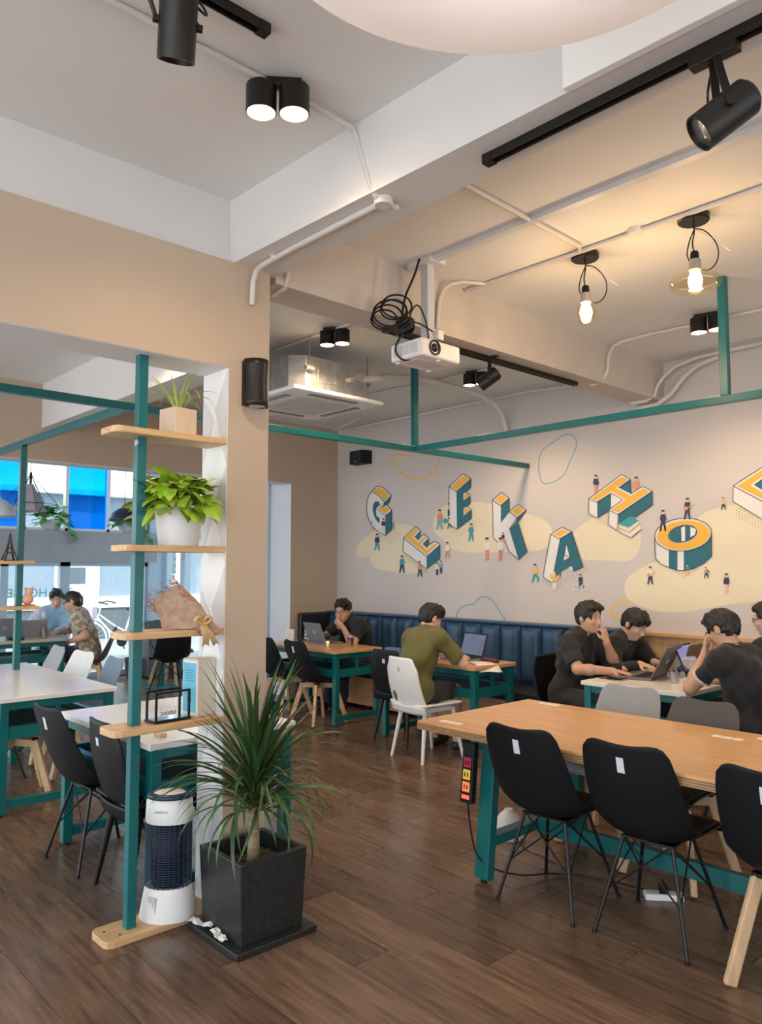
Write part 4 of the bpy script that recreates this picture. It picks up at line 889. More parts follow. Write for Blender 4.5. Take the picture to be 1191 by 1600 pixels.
cw.location = (-5.78, 1.84, 0); cw.rotation_euler.z = math.radians(-12)
def far_side(x, y, rz, src, lab): return dup(src, (x, y, 0), rz, lab)
far_side(-6.83, 2.42, PI+.1, cw, 'white shell chair behind the left white table, middle of three')
far_side(-7.48, 2.42, PI-.05, cg, 'pale grey shell chair behind the left white table, leftmost of three')
cb2 = make_shell_chair('shell_chair', 'blue grey shell chair behind the left white table, rightmost of three', SHELLB, 'wood', sticker=False); cb2['group'] = GD
cb2.location = (-6.22, 2.42, 0); cb2.rotation_euler.z = PI-.08
dup(ca, (-6.45, 1.84, 0), math.radians(3), 'black wire legged chair under the left white table')
cs = make_shell_chair('shell_chair', 'dark shell chair under the man in the patterned shirt', SHELLDG, 'wood', sticker=False); cs['group'] = GD
cs.location = (-9.60, 3.88, 0); cs.rotation_euler.z = PI-math.radians(28)
GP = 'one piece plastic chairs'
pw = make_plain_chair('plastic_chair', 'white plastic chair under the man in olive shirt', SHELLW, SHELLW, mat('sticker_grey', (.45, .46, .46), .6)); pw['group'] = GP
pw.location = (-4.64, 4.82, 0); pw.rotation_euler.z = math.radians(-6)
pb = make_plain_chair('plastic_chair', 'black plastic chair beside the white chair', BLACKP, BLACKM, STICK); pb['group'] = GP
pb.location = (-5.20, 5.12, 0); pb.rotation_euler.z = math.radians(4)
dup(pb, (-3.73, 1.88, 0), math.radians(-2), 'black plastic chair right behind the teal shelf post')
dup(pb, (-3.68, 5.60, 0), math.radians(-92), 'black plastic chair under the man with his fist at his mouth')
dup(pb, (-2.10, 5.19, 0), math.radians(92), 'black plastic chair under the man leaning on his elbow')
dup(pb, (-2.20, 5.97, 0), math.radians(92), 'black plastic chair under the man at the right picture edge')
dup(pb, (-10.48, 3.66, 0), math.radians(-80), 'black plastic chair under the man in pale blue shirt')
rtb = thing('pedestal_table', 'small round teal pedestal table near the glass corner', 'table', (-9.75, 4.95, 0))
MB().lathe([(0, .73), (.33, .73), (.34, .745), (.33, .76), (0, .76)], 40).build('table_top', WHITET, rtb, angle=40)
MB().cyl((0, 0, .03), (0, 0, .73), .04).build('column', TEAL, rtb)
MB().lathe([(0, 0), (.24, 0), (.24, .015), (.06, .03), (0, .03)], 32).build('base', TEAL, rtb, angle=40)

# ------------------------------------------------------------------ bench along the painted wall
bn = thing('booth_bench', 'dark blue padded leather bench along the painted wall', 'bench', (0, 0, 0))
BX0, BX1 = SIDE_X+.01, -3.52
MB().box(BX0, BX1, 5.86, 6.44, .05, .36).build('plinth', WOODX, bn, bev=.004)
MB().box(BX0, BX1, 5.82, 6.3, .36, .455).build('seat_cushion', LEATHD, bn, bev=.03, seg=3)
MB().box(BX0, BX1, 6.36, 6.49, .36, 1.03).build('back_board', LEATHD, bn, bev=.01)
n = 17; pw_ = (BX1-BX0)/n
ch = MB().grid(lambda u, v: ((u-.5)*(pw_-.008), -.055*(1-abs(2*u-1)**3.5)*(1-abs(2*v-1)**10)-.006, .44+v*.60), 13, 17).mesh('back_channel', LEATH, True)
for k in range(n): child('back_channel', ch, bn, (BX0+(k+.5)*pw_, 6.36, 0))
MB().box(BX0, BX1, 6.30, 6.49, 1.025, 1.05).build('top_roll', LEATH, bn, bev=.011, seg=3)
MB().box(BX0, BX0+.08, 5.84, 6.49, .05, 1.04).build('end_panel', LEATHD, bn, bev=.02)
# ------------------------------------------------------------------ shelf post between arch and floor
SX, SY = -3.315, 1.555
su = thing('shelf_unit', 'teal post with light wooden shelves fixed to the pillar', 'shelf', (SX, SY, 0))
MB().bar((0, 0, .03), (0, 0, ARZ-.003), .045).build('post', TEAL, su, bev=.003)
def shelf_board(z, y0, y1, x0=-.095, x1=.085, th=.03):
    b = MB(); r = .035
    pts = [(x0+r, y0), (x1-r, y0), (x1-r*.3, y0+r*.3), (x1, y0+r), (x1, y1), (x0, y1), (x0, y0+r), (x0+r*.3, y0+r*.3)]
    return b.prism(pts, z-th, z)
for z, y0 in ((2.23, -.16), (1.705, -.10), (1.315, -.09), (.90, -.13)): shelf_board(z, y0, PY0-SY-.004).build('shelf', WOODL, su, bev=.004)
bs = shelf_board(.03, -.14, .38).build('base_board', WOODL, su, bev=.004)
for x, y in ((-.03, -.1), (.04, -.06)): MB().cyl((x, y, .029), (x, y, .0315), .005).build('screw', BLACKM, bs)
for z in (2.17, ): MB().cyl((.02, -.024, z), (.02, -.03, z), .016).build('bolt', ALU, su)
# second shelf post deep in the left bay
s2 = thing('shelf_unit', 'teal post with two small shelves in the left bay', 'shelf', (-6.81, 2.15, 0))
MB().bar((0, 0, 0), (0, 0, FZ-.026), .05).build('post', TEAL, s2, bev=.003)
for z, y1 in ((1.665, .10), (1.285, .15)): MB().box(-.12, .08, -.75, y1, z-.03, z).build('shelf', WOODL, s2, bev=.005)
et = thing('tower_figurine', 'small dark lattice tower figurine on the left bay shelf', 'figurine', (-6.78, 2.06, 1.665))
TB = mat('bronze', (.06, .045, .035), .4, metal=.7)
m = MB()
for sx in (-1, 1):
    for sy in (-1, 1): m.tube([(sx*.05, sy*.05, 0), (sx*.026, sy*.026, .07), (sx*.010, sy*.010, .15), (sx*.004, sy*.004, .22)], lambda q: .009*(1-q*.6), 6, smooth=1)
m.build('legs', TB, et)
MB().box(-.036, .036, -.036, .036, .058, .068).box(-.022, .022, -.022, .022, .10, .108).cyl((0, 0, .20), (0, 0, .26), .004, .001).box(-.06, .06, -.06, .06, 0, .006).build('platforms', TB, et)
for k, (y, h, w, c, lab) in enumerate(((1.93, .10, .05, (.30, .17, .08), 'rounded brown wooden ornament on the lower left shelf'), (1.80, .19, .06, (.34, .17, .06), 'taller brown ornament at the left end of the lower shelf'))):
    o = MB().lathe([(0, 0), (w*.9, 0), (w, h*.2), (w*.95, h*.6), (w*.5, h*.95), (0, h)], 20, sx=.6).build('wooden_ornament', mat('ornament%d' % k, c, .5, var=.2), None, smooth=True, loc=(-6.8, y, 1.285)); tag(o, lab, 'ornament')
pg = thing('ceramic_figurine', 'small orange and white ceramic animal on the lower left shelf', 'figurine', (-6.8, 2.22, 1.285))
CER = mat('ceramic_peach', (.75, .45, .33), .4); MB().box(-.05, .05, -.05, .05, 0, .012).build('base', mat('coral_base', (.7, .2, .1), .5), pg)
MB().ball((0, 0, .055), .045, 14, 1, 1.1, 1).build('body', CER, pg, smooth=True); MB().ball((0, .01, .115), .034).build('head', CER, pg, smooth=True)
for s in (-1, 1): MB().ball((0, .01+s*.026, .145), .013).build('ear', CER, pg, smooth=True)
sp2 = thing('shelf_plant', 'tiny trailing plant at the left end of the upper bay shelf', 'plant', (-6.8, 1.86, 1.665))
MB().lathe([(0, 0), (.05, 0), (.06, .09), (.05, .09), (0, .08)], 18).build('pot', WHITEP, sp2, angle=40)
leaf_cloud((0, 0, .14), (.08, .1, .06), 60, .03, random.Random(5)).build('foliage', LEAFS, sp2)['kind'] = 'stuff'

# ------------------------------------------------------------------ leaf shapes
def strap_leaf(L, w, droop, fold=.25, n=12):
    """arching strap leaf that starts at the origin, grows up +z and leans out to +x"""
    m = MB(); vs = []; x = z = 0.0; ang = .0
    for i in range(n+1):
        t = i/n; wd = w*(math.sin(min(1, t*2.2+.18)*PI/2))*(1-t**3*.98)
        vs += [(x-math.cos(ang)*fold*wd*.5, -wd/2, z+fold*wd*.25), (x, 0, z), (x-math.cos(ang)*fold*wd*.5, wd/2, z+fold*wd*.25)]
        ang = droop*t**1.3; x += L/n*math.sin(ang); z += L/n*math.cos(ang)
    fs = []
    for i in range(n): 
        for k in (0, 1): fs.append((3*i+k, 3*i+k+1, 3*i+4+k, 3*i+3+k))
    return m.add(vs, fs)
def heart_leaf(s=1.0):
    m = MB(); vs = [(0, 0, 0)]; out = [(.0, .0), (-.16, .18), (-.12, .38), (.08, .46), (.4, .40), (.72, .22), (1.05, 0)]
    P = [(x, y, -.12*y*y*4-.18*x*x) for x, y in out]; N = [(x, -y, z) for x, y, z in P[1:-1]]
    mid = [(.2, 0, .02), (.5, 0, .0), (.78, 0, -.06)]
    vs = P+N+mid; k = len(P); a = k+len(N)
    L = [0, 1, 2, 3, 4, 5, 6]; R = [0, k, k+1, k+2, k+3, k+4, 6]
    fs = []
    for S in (L, R): fs += [(S[0], S[1], S[2], a), (a, S[2], S[3]), (a, S[3], S[4], a+1), (a+1, S[4], S[5], a+2), (a+2, S[5], S[6])]
    return m.add([(x*s, y*s, z*s) for x, y, z in vs], fs)

# dracaena in a black stone pot
dr = thing('potted_dracaena', 'spiky dracaena in a square black stone pot beside the pillar', 'potted plant', (-2.985, 1.975, 0))
MB().box(-.205, .205, -.205, .205, 0, .028).build('saucer', STONE, dr, bev=.004)
pot = MB(); a, b, t, h = .158, .172, .028, .365
for sx, sy, lx, ly in ((-1, 0, t, 1), (1, 0, t, 1)):
    pass
lo = [(-a, -a), (a, -a), (a, a), (-a, a)]; hi = [(-b, -b), (b, -b), (b, b), (-b, b)]; ih = [(-b+t, -b+t), (b-t, -b+t), (b-t, b-t), (-b+t, b-t)]
vs = [(x, y, .028) for x, y in lo]+[(x, y, h) for x, y in hi]+[(x, y, h) for x, y in ih]+[(x, y, h-.10) for x, y in ih]
fs = [(0, 3, 2, 1)]
for i in range(4):
    j = (i+1) % 4; fs += [(i, j, 4+j, 4+i), (4+i, 4+j, 8+j, 8+i), (8+i, 8+j, 12+j, 12+i)]
fs.append((12, 13, 14, 15)); pot.add(vs, fs).build('pot', STONE, dr, bev=.004)
rg = random.Random(11); gm = MB()
for _ in range(220):
    x, y = rg.uniform(-.13, .13), rg.uniform(-.13, .13); gm.ball((x, y, .300-abs(x)*.1), rg.uniform(.008, .016), 6, rg.uniform(.8, 1.3), rg.uniform(.8, 1.3), .7)
gm.build('gravel', GRAVEL, dr)['kind'] = 'stuff'
MB().box(-.143, .143, -.143, .143, .265, .29).build('soil', mat('soil', (.03, .022, .015), .95), dr)
cz = .52; MB().tube([(.0, .0, .28), (.006, 0, .40), (-.004, .004, cz), (0, 0, .66)], lambda q: .030-.010*q, 12, smooth=1).build('trunk', BARK, dr, smooth=True)
LM = [strap_leaf(.52, .024, d).mesh('leaf', LEAFD, True) for d in (.35, .7, 1.1, 1.5, 1.95, 2.4)]
for k in range(210):
    q = k/210; z = .50+.20*q
    i = min(5, max(0, int((1-q)*6+rg.uniform(-.9, .7)))); tilt = .10+(1-q)*.95+rg.uniform(-.12, .18)
    sc = rg.uniform(.72, 1.12); az = k*2.39996+rg.uniform(-.2, .2)
    # leaves on the pillar side stay short of it
    if math.cos(az) < -.3 and math.sin(az) > -.35: sc *= .62; tilt *= .75
    Rl = Matrix.Rotation(az, 3, 'Z') @ Matrix.Rotation(tilt, 3, 'Y')
    bad = False
    for vv in list(LM[i].vertices)[1::3]:
        g = Rl @ (vv.co*sc)
        if g.x-2.985 < ARCH_X+.005 and g.y+1.975 > PY0-.03: bad = True
        if g.z+z < .03: bad = True
    if bad: continue
    o = child('leaf', LM[i], dr, (.012*math.cos(az), .012*math.sin(az), z), (0, 0, 0), (sc, sc*rg.uniform(.8, 1.1), sc))
    o.rotation_euler = (Matrix.Rotation(az, 3, 'Z') @ Matrix.Rotation(tilt, 3, 'Y') @ Matrix.Rotation(rg.uniform(-.5, .5), 3, 'Z')).to_euler()
for k, (x, y, r, lab) in enumerate(((-.12, -.185, .3, 'crumpled white paper scrap on the pot saucer, longer one'), (.03, -.188, -.2, 'crumpled white paper scrap at the saucer corner'))):
    rr = random.Random(k+40)
    o = MB().grid(lambda u, v: ((u-.5)*.13, (v-.5)*.035, .012+rr.uniform(-.006, .008)+.006*math.sin(u*9)), 9, 4).build('paper_scrap', PAPER, None, solid=.002, loc=(-2.985+x, 1.975+y, .034), rot=(0, 0, r)); tag(o, lab, 'paper scrap')

# insect lamp on the base board
il = thing('insect_lamp', 'white and navy electric insect lamp with dark grille', 'insect lamp', (-3.31, 1.735, .03))
EL = dict(sx=1.0, sy=.78)
il.rotation_euler.z = math.radians(47)
NAVY = mat('navy_plastic', (.012, .03, .065), .35); 
MB().lathe([(0, 0), (.125, 0), (.128, .01), (.108, .12), (.103, .14), (0, .14)], 40, **EL).build('base', SHELLW, il, angle=45)
MB().lathe([(0, .42), (.105, .42), (.108, .425), (.104, .515), (.095, .525), (0, .525)], 40, **EL).build('head', SHELLW, il, angle=45)
MB().lathe([(.095, .525), (.103, .528), (.100, .542), (.080, .55), (.074, .546), (.074, .53)], 40, **EL).build('top_ring', NAVY, il, smooth=True)
MB().lathe([(0, .548), (.06, .55), (.075, .544), (.075, .535)], 40, **EL).build('lid', SHELLW, il, smooth=True)
MB().box(-.02, .02, -.004, .014, .5495, .551).build('button', GREYP, il)
MB().lathe([(.075, .14), (.075, .42)], 32, **EL).build('core', mat('navy_core', (.006, .012, .03), .5), il, smooth=True)
for k in range(26): 
    z = .148+k*.0104; MB().tube([(.102*math.cos(t), .102*.78*math.sin(t), z) for t in np.linspace(0, 2*PI, 40, endpoint=False)], .0022, 5, closed=True).build('grille_ring', NAVY, il, smooth=True)
gb = MB()
for k in range(28): 
    a = 2*PI*k/28; gb.cyl((.103*math.cos(a), .103*.78*math.sin(a), .14), (.103*math.cos(a), .103*.78*math.sin(a), .42), .0022, n=5)
gb.build('grille_bars', NAVY, il)
tb = MB()
for s in (-1, 1): tb.cyl((.03*s, 0, .16), (.03*s, 0, .40), .012, n=12)
tb.build('light_tube', mat('uv_tube', (.08, .10, .12), .3), il)
MB().box(-.025, .02, -.0955, -.090, .03, .11, Matrix.Rotation(math.radians(-30), 4, 'Z')).build('rating_label', mat('silver_label', (.55, .57, .58), .4), il)
bmk = MB()
for k in range(6): bmk.box(-.045+k*.010, -.038+k*.010, -.0835, -.0815, .474, .484)
bmk.build('faint_mark', mat('mark_grey', (.45, .48, .52), .5), il)

# top shelf: spider plant in a wooden cube
sp = thing('spider_plant', 'small spider plant in a pale wooden cube pot on the top shelf', 'potted plant', (SX-.005, SY+.19, 2.23), math.radians(8))
MB().box(-.062, .062, -.062, .062, 0, .125).build('pot', mat('pale_wood_cube', (.68, .52, .38), .5, var=.08, scale=4, stretch=(10, 10, 1.5)), sp, bev=.002)
BL = [strap_leaf(.22, .011, d, .3, 9).mesh('leaf', LEAFS, True) for d in (.8, 1.5, 2.2, 2.8)]
for k in range(34):
    az = k*2.4+rg.uniform(-.3, .3); i = rg.randrange(4); s = rg.uniform(.75, 1.2)
    o = child('leaf', BL[i], sp, (.015*math.cos(az), .015*math.sin(az), .115), (0, 0, 0), (s, s, s)); o.rotation_euler = (Matrix.Rotation(az, 3, 'Z') @ Matrix.Rotation(rg.uniform(.1, .6), 3, 'Y')).to_euler()
# second shelf: golden pothos
pt = thing('pothos_plant', 'lime green pothos in a tall white pot on the shelf', 'potted plant', (SX-.005, SY+.205, 1.705))
MB().lathe([(0, 0), (.088, 0), (.092, .006), (.116, .18), (.118, .186), (.112, .186), (.106, .165), (0, .16)], 40).build('pot', mat('white_pot', (.78, .77, .76), .35, var=.02), pt, angle=45)
MB().lathe([(0, .163), (.107, .163)], 24).build('soil', mat('soil', (.03, .022, .015), .95), pt)
HL = heart_leaf(.085).mesh('leaf', LEAFL, True)
stm = MB(); 
for k in range(175):
    az = k*2.4+rg.uniform(-.4, .4); el = rg.uniform(-.25, 1.35); R = rg.uniform(.09, .165)*(1.0 if el > .2 else 1.05)
    p = Vector((math.cos(az)*math.cos(el)*R*1.15, math.sin(az)*math.cos(el)*R*1.15, .185+math.sin(el)*R*.95)); s = rg.uniform(.7, 1.25)
    if p.y > .10: continue
    o = child('leaf', HL, pt, p, (0, 0, 0), (s, s, s)); o.rotation_euler = (Matrix.Rotation(az+rg.uniform(-.5, .5), 3, 'Z') @ Matrix.Rotation(rg.uniform(-.5, 1.0)-el*.35, 3, 'Y') @ Matrix.Rotation(rg.uniform(-.6, .6), 3, 'X')).to_euler()
    if k % 3 == 0: stm.tube([(p.x*.2, p.y*.2, .16), (p.x*.6, p.y*.6, p.z*.6+.09), p], .0025, 5, smooth=1)
stm.build('stems', LEAFM, pt)
# third shelf: bouquet wrapped in kraft paper
bq = thing('wrapped_bouquet', 'dried bouquet wrapped in brown paper with a straw ribbon', 'bouquet', (SX+.01, SY+.24, 1.315), 0)
ax0, ax1 = Vector((.0, -.055, .088)), Vector((.105, .095, -.012))
def _bq(u, v):
    c = ax0.lerp(ax1, v); a = u*2*PI; r = .088*(1-v**1.15)**.75+.022; r *= 1+.07*math.sin(a*5+v*2)*(1-v)
    z = c.z+math.sin(a)*r*(1.02 if v < .5 else .8)
    ex = c.x+math.cos(a)*r*.8; return (ex, c.y+math.cos(a)*r*.5-.012*(1-v)*math.sin(a*3), max(z, .005 if ex < .08 else -.04))
MB().grid(_bq, 33, 20).build('wrapper', KRAFT, bq, smooth=True, solid=.003)
MB().grid(lambda u, v: tuple(Vector(_bq(u, 0))*v+(ax0+Vector((-.03, -.03, 0)))*(1-v)), 33, 5).build('wrapper_front', KRAFT, bq, smooth=True)
fl = MB(); fr_ = random.Random(8)
for _ in range(60):
    u = fr_.uniform(.05, .55); p = Vector(_bq(u, 0)).lerp(ax0, fr_.uniform(-.05, .05)); q = p+Vector((fr_.uniform(-.03, .0), -.02, fr_.uniform(-.005, .03)))
    fl.cyl(p, q, .0018, .001, 4); fl.ball(q, .004, 6)
fl.build('dried_flowers', mat('dried_flower', (.42, .19, .15), .8, var=.4, scale=30), bq)['kind'] = 'stuff'
k0 = ax0.lerp(ax1, .70)
rb = MB().tube([k0+Vector((.034*math.cos(t), -.018*math.cos(t), .04*math.sin(t))) for t in np.linspace(0, 2*PI, 20, endpoint=False)], .010, 6, closed=True)
for s_ in (-1, 1): rb.tube([k0+Vector((.035, -.02, .01)), k0+Vector((.055, -.03+s_*.02, .05)), k0+Vector((.06, -.03+s_*.05, .03)), k0+Vector((.04, -.02, .005))], .009, 6, smooth=2)
rb.build('ribbon_bow', RIBBON, bq, smooth=True)
for s_ in (0, 1):
    MB().grid(lambda u, v: tuple(k0+Vector((.045+.012*math.sin(v*4), -.025+.06*v*s_+.02*v+(u-.5)*.035, .005-.10*v+(.022*abs(2*u-1) if v < .05 else 0)-(.0 if v < .95 else -.02*abs(1-abs(2*u-1)))))), 5, 9).build('ribbon_tail', RIBBON, bq, smooth=True, solid=.002)
# fourth shelf: swinging ball toy and menu box
nc = thing('swinging_ball_toy', 'black framed swinging steel ball toy on the low shelf', 'desk toy', (SX+.0, SY+.165, .90), math.radians(4))
BW, BD, BH = .085, .04, .135
MB().box(-BD-.008, BD+.008, -BW-.008, BW+.008, 0, .012).build('base', BLACKP, nc, bev=.002)
MB().box(-BD+.002, BD-.002, -BW, BW, .012, .0135).build('mirror_plate', mat('mirror', (.8, .85, .85), .08, metal=1), nc)
for s in (-1, 1):
    f = MB(); x = s*BD
    for yy in (-BW, BW): f.bar((x, yy, .01), (x, yy, BH), .009)
    f.bar((x, -BW-.0045, BH), (x, BW+.0045, BH), .009); f.build('frame', BLACKP, nc)
for k in range(5):
    y = -.034+k*.017; o = MB().ball((0, y, .034), .0085, 14).build('ball', mat('chrome', (.6, .6, .6), .12, metal=1), nc, smooth=True)
    MB().cyl((0, y, .042), (BD, y, BH), .0002, n=4).cyl((0, y, .042), (-BD, y, BH), .0002, n=4).build('thread', BLACKM, o)
mb = thing('menu_box', 'white standing box with a blue printed front by the pillar', 'menu box', (SX-.03, SY+.34, .90), math.radians(12))
MB().box(-.055, .055, -.055, .055, 0, .27).build('box', mat('cream_card', (.70, .64, .54), .6), mb, bev=.004)
MB().box(-.05, .05, -.058, -.054, .015, .26).build('front_panel', WHITEP, mb, bev=.002)
MB().box(-.044, .044, -.060, -.057, .022, .252).build('blue_print', mat('print_blue', (.12, .50, .68), .5), mb)
MB().lathe([(0, 0), (.011, 0), (.014, .022), (0, .022)], 12, (0, -.062, .07), sy=.15).build('printed_pot', mat('print_navy', (.03, .15, .4), .5), mb)
MB().add([(0, -.0615, .092), (-.02, -.0615, .115), (-.004, -.0615, .11), (.0, -.0615, .135), (.006, -.0615, .11), (.02, -.0615, .112)], [(0, 1, 2), (0, 2, 3), (0, 3, 4), (0, 4, 5)]).build('printed_leaf', LEAFM, mb)
ml = MB()
for k in range(5): ml.box(-.03, .03-.008*(k % 2), -.0612, -.0602, .215-k*.012, .219-k*.012)
ml.build('printed_lines', mat('print_dark', (.05, .25, .38), .5), mb)
tcard = MB().box(-.03, .03, -.02, .02, 0, .02).build('small_card_box', mat('kraft_card', (.6, .45, .32), .7), None, bev=.002, loc=(-3.62, 1.84, .76)); tag(tcard, 'small brown card block on the white table by the pillar', 'box')

# ------------------------------------------------------------------ laptops and things on tables
def laptop(loc, rz, label, lidm, basem=None, open_=112, w=.34, d=.235, screen=None, logo=None):
    """local +y is towards the lid hinge; the screen faces -y"""
    t = thing('laptop', label, 'laptop', loc, rz, 'open laptops'); basem = basem or lidm
    MB().box(-w/2, w/2, -d/2, d/2, .002, .018).build('base', basem, t, bev=.004)
    kb = MB().box(-w/2+.02, w/2-.02, -.02, d/2-.03, .0178, .019).build('keyboard', KEYS, t)
    MB().box(-.05, .05, -d/2+.012, -.03, .0178, .0186).build('touchpad', mat('pad_grey', (.2, .2, .2), .3), t)
    ks = MB()
    for r in range(5):
        for c in range(13): ks.box(-w/2+.026+c*.0222, -w/2+.044+c*.0222, -.014+r*.0175, .0+r*.0175, .019, .0205)
    ks.build('keys', BLACKP, kb)
    a = math.radians(open_-90); M = Matrix.Translation((0, d/2-.004, .018)) @ Matrix.Rotation(-a, 4, 'X')
    ld = MB().box(-w/2, w/2, -.004, .004, .0, d*.98, M).build('lid', lidm, t, bev=.003)
    MB().box(-w/2+.008, w/2-.008, -.0052, -.0035, .012, d*.98-.008, M).build('screen_bezel', BLACKP, ld)
    MB().box(-w/2+.016, w/2-.016, -.006, -.005, .022, d*.98-.016, M).build('screen', screen or SCREEN, ld)
    MB().cyl((-w*.4, d/2-.006, .016), (w*.4, d/2-.006, .016), .006).build('hinge', BLACKP, t)
    if logo:
        body, size = logo; o = child('lid_mark', text_mesh(body, size, 'lid_mark', mat('logo_bright', (.75, .75, .75), .3)), ld)
        o.matrix_local = M @ Matrix.Translation((0, .0046, d*.5)) @ Matrix.Rotation(PI, 4, 'Z') @ Matrix.Rotation(PI/2, 4, 'X')
        r = MB().tube([M @ Vector((.024*math.cos(q), .0048, d*.5+.024*math.sin(q))) for q in np.linspace(0, 2*PI, 28, endpoint=False)], .0012, 5, closed=True).build('lid_ring', mat('logo_bright', (.75, .75, .75), .3), ld)
    return t
WPAL = mat('screen_purple', (.20, .18, .34), .3, emit=.25, ecol=(.25, .22, .45), var=.5, scale=5)
SDOC = mat('screen_document', (.05, .06, .09), .3, emit=.10, ecol=(.25, .28, .4), var=.4, scale=7)
laptop((-6.88, 5.50, .76), PI+math.radians(-4), 'slate grey laptop facing the man with glasses at the bench', DARKLID, logo=('DELL', .014))
laptop((-4.76, 5.40, .76), math.radians(-10), 'open dark laptop of the man in olive shirt', KEYS, SILVER, screen=SDOC, open_=108)
laptop((-3.06, 5.58, .76), math.radians(-80), 'dark grey laptop nearest on the white table', GUNM, w=.39, d=.27, logo=('hp', .018), open_=118)
laptop((-3.0, 6.02, .76), math.radians(-86), 'second grey laptop behind the nearest one on the white table', GUNM, open_=106)
laptop((-2.68, 5.90, .775), math.radians(96), 'laptop with purple screen before the man leaning on his elbow', KEYS, KEYS, screen=WPAL, open_=112)
laptop((-9.86, 3.28, .76), math.radians(-104), 'silver laptop turned sideways beside the iced coffee', SILVER, open_=118, w=.32)
laptop((-9.84, 2.90, .76), math.radians(-84), 'grey laptop lid at the left edge of the street window table', SILVER, logo=('hp', .03), open_=105, w=.36, d=.25)
def tumbler(loc, label, r=.035, h=.1, fill=None, straw=False, lidc=None):
    t = thing('drinking_glass', label, 'glass', loc)
    MB().lathe([(0, .0), (r*.85, 0), (r, h), (r*.93, h), (r*.8, .008), (0, .008)], 24).build('glass', CUPG, t, angle=40)
    if fill: MB().lathe([(0, .009), (r*.79, .009), (r*.9, h*.78), (0, h*.78)], 24).build('drink', fill, t, angle=40)
    if straw: MB().cyl((0, 0, h*.3), (.015, 0, h*1.75), .004, n=8).build('straw', mat('straw_dark', (.10, .03, .05), .5), t)
    return t
COFFEE = mat('iced_coffee', (.42, .24, .12), .4); TEA = mat('red_tea', (.22, .035, .015), .2)
tumbler((-2.73, 5.45, .76), 'empty clear glass tumbler at the white table corner', .036, .09)
tumbler((-9.66, 3.36, .76), 'iced coffee with a dark straw on the street window table', .04, .13, COFFEE, True)
tumbler((-6.36, 5.42, .76), 'clear glass with reddish tea by the elbow of the man with glasses', .04, .12, mat('tea_low', (.20, .04, .02), .2))
cp = thing('candle_cup', 'tiny lit cream cup on the wooden table', 'cup', (-6.60, 5.30, .76)); MB().lathe([(0, 0), (.012, 0), (.022, .05), (.02, .05), (.0, .045)], 18).build('cup', mat('cream_cup', (.85, .72, .45), .4, emit=.15), cp, smooth=True)
ms = MB().ball((0, 0, 0), .03, 14, .9, 1.4, .7).build('computer_mouse', KEYS, None, smooth=True, loc=(-7.2, 5.38, .782)); tag(ms, 'black computer mouse under the hand of the man with glasses', 'mouse')
def card(name, loc, rz, w, h, m, label, d=.04, marks=None):
    t = thing(name, label, 'table card', loc, rz, 'table cards')
    MB().add([(-w/2, -d/2, 0), (w/2, -d/2, 0), (w/2, 0, h), (-w/2, 0, h), (-w/2, d/2, 0), (w/2, d/2, 0)], [(0, 1, 2, 3), (3, 2, 5, 4)]).build('card', m, t, solid=.002)
    if marks:
        mm = MB()
        for i in range(2):
            for j in range(4): 
                z = h*(.12+.21*j); y = -d/2*(1-z/h)-.003; mm.add([(-w*.38+w*.42*i, y, z), (-w*.06+w*.42*i, y, z), (-w*.06+w*.42*i, y+d/2*.14, z+h*.14), (-w*.38+w*.42*i, y+d/2*.14, z+h*.14)], [(0, 1, 2, 3)])
        mm.build('printed_blocks', marks, t)
    return t
card('table_card', (-7.27, 5.28, .76), math.radians(20), .12, .14, mat('card_pale', (.62, .68, .66), .6), 'pale table card half behind the pillar', marks=mat('card_peach', (.72, .6, .45), .6))
card('menu_card', (-7.22, 5.50, .76), math.radians(25), .09, .17, mat('card_dark', (.08, .07, .06), .6), 'dark menu card with pale blocks behind the mouse', marks=PAPER)
card('small_card', (-7.10, 5.52, .76), math.radians(20), .07, .07, PAPER, 'little white folded card by the slate laptop')
card('table_card', (-5.44, 5.36, .76), math.radians(30), .07, .13, PAPER, 'upright white card on the table behind the olive shirt')
nb = MB().box(-.09, .09, -.04, .04, 0, .08).build('tissue_box', mat('tissue_blue', (.10, .16, .32), .5), None, bev=.004, loc=(-5.38, 5.14, .76), rot=(0, 0, .2)); tag(nb, 'blue and white tissue box at the edge of the small table', 'box')
MB().box(-.092, -.088, -.035, .035, .01, .075).build('printed_end', PAPER, nb)
pp = MB().grid(lambda u, v: ((u-.5)*.3, (v-.5)*.21, .004+(-.06*max(0, u-.62)**1.2*3 if u > .62 else 0)+.004*math.sin(v*5)), 12, 6).build('paper_sheet', PAPER, None, smooth=True, solid=.001, loc=(-4.40, 5.30, .762), rot=(0, 0, -.5)); tag(pp, 'white paper sheet hanging over the small table edge', 'paper')
pc2 = MB().box(-.10, .10, -.035, .035, 0, .03).build('pencil_case', mat('case_maroon', (.12, .03, .035), .6), None, bev=.012, loc=(-4.48, 5.47, .76), rot=(0, 0, -.2)); tag(pc2, 'maroon pencil case beside the olive man\'s laptop', 'case')
def phone(loc, rz, label):
    t = thing('phone', label, 'phone', loc, rz, 'phones'); MB().box(-.038, .038, -.078, .078, 0, .009).build('body', KEYS, t, bev=.004); MB().box(-.034, .034, -.072, .072, .009, .0095).build('screen', mat('phone_glass', (.01, .01, .012), .1), t); return t
phone((-3.17, 5.30, .76), math.radians(80), 'dark phone lying at the near left of the white table')
phone((-3.13, 5.33, .77), math.radians(70), 'second dark phone lying on top of the first')
bx = thing('printed_box', 'small white box with a grey car print on the white table', 'box', (-2.80, 5.78, .76), math.radians(-14))
MB().box(-.075, .075, -.035, .035, 0, .15).build('box', mat('box_cream', (.72, .70, .64), .6), bx, bev=.002)
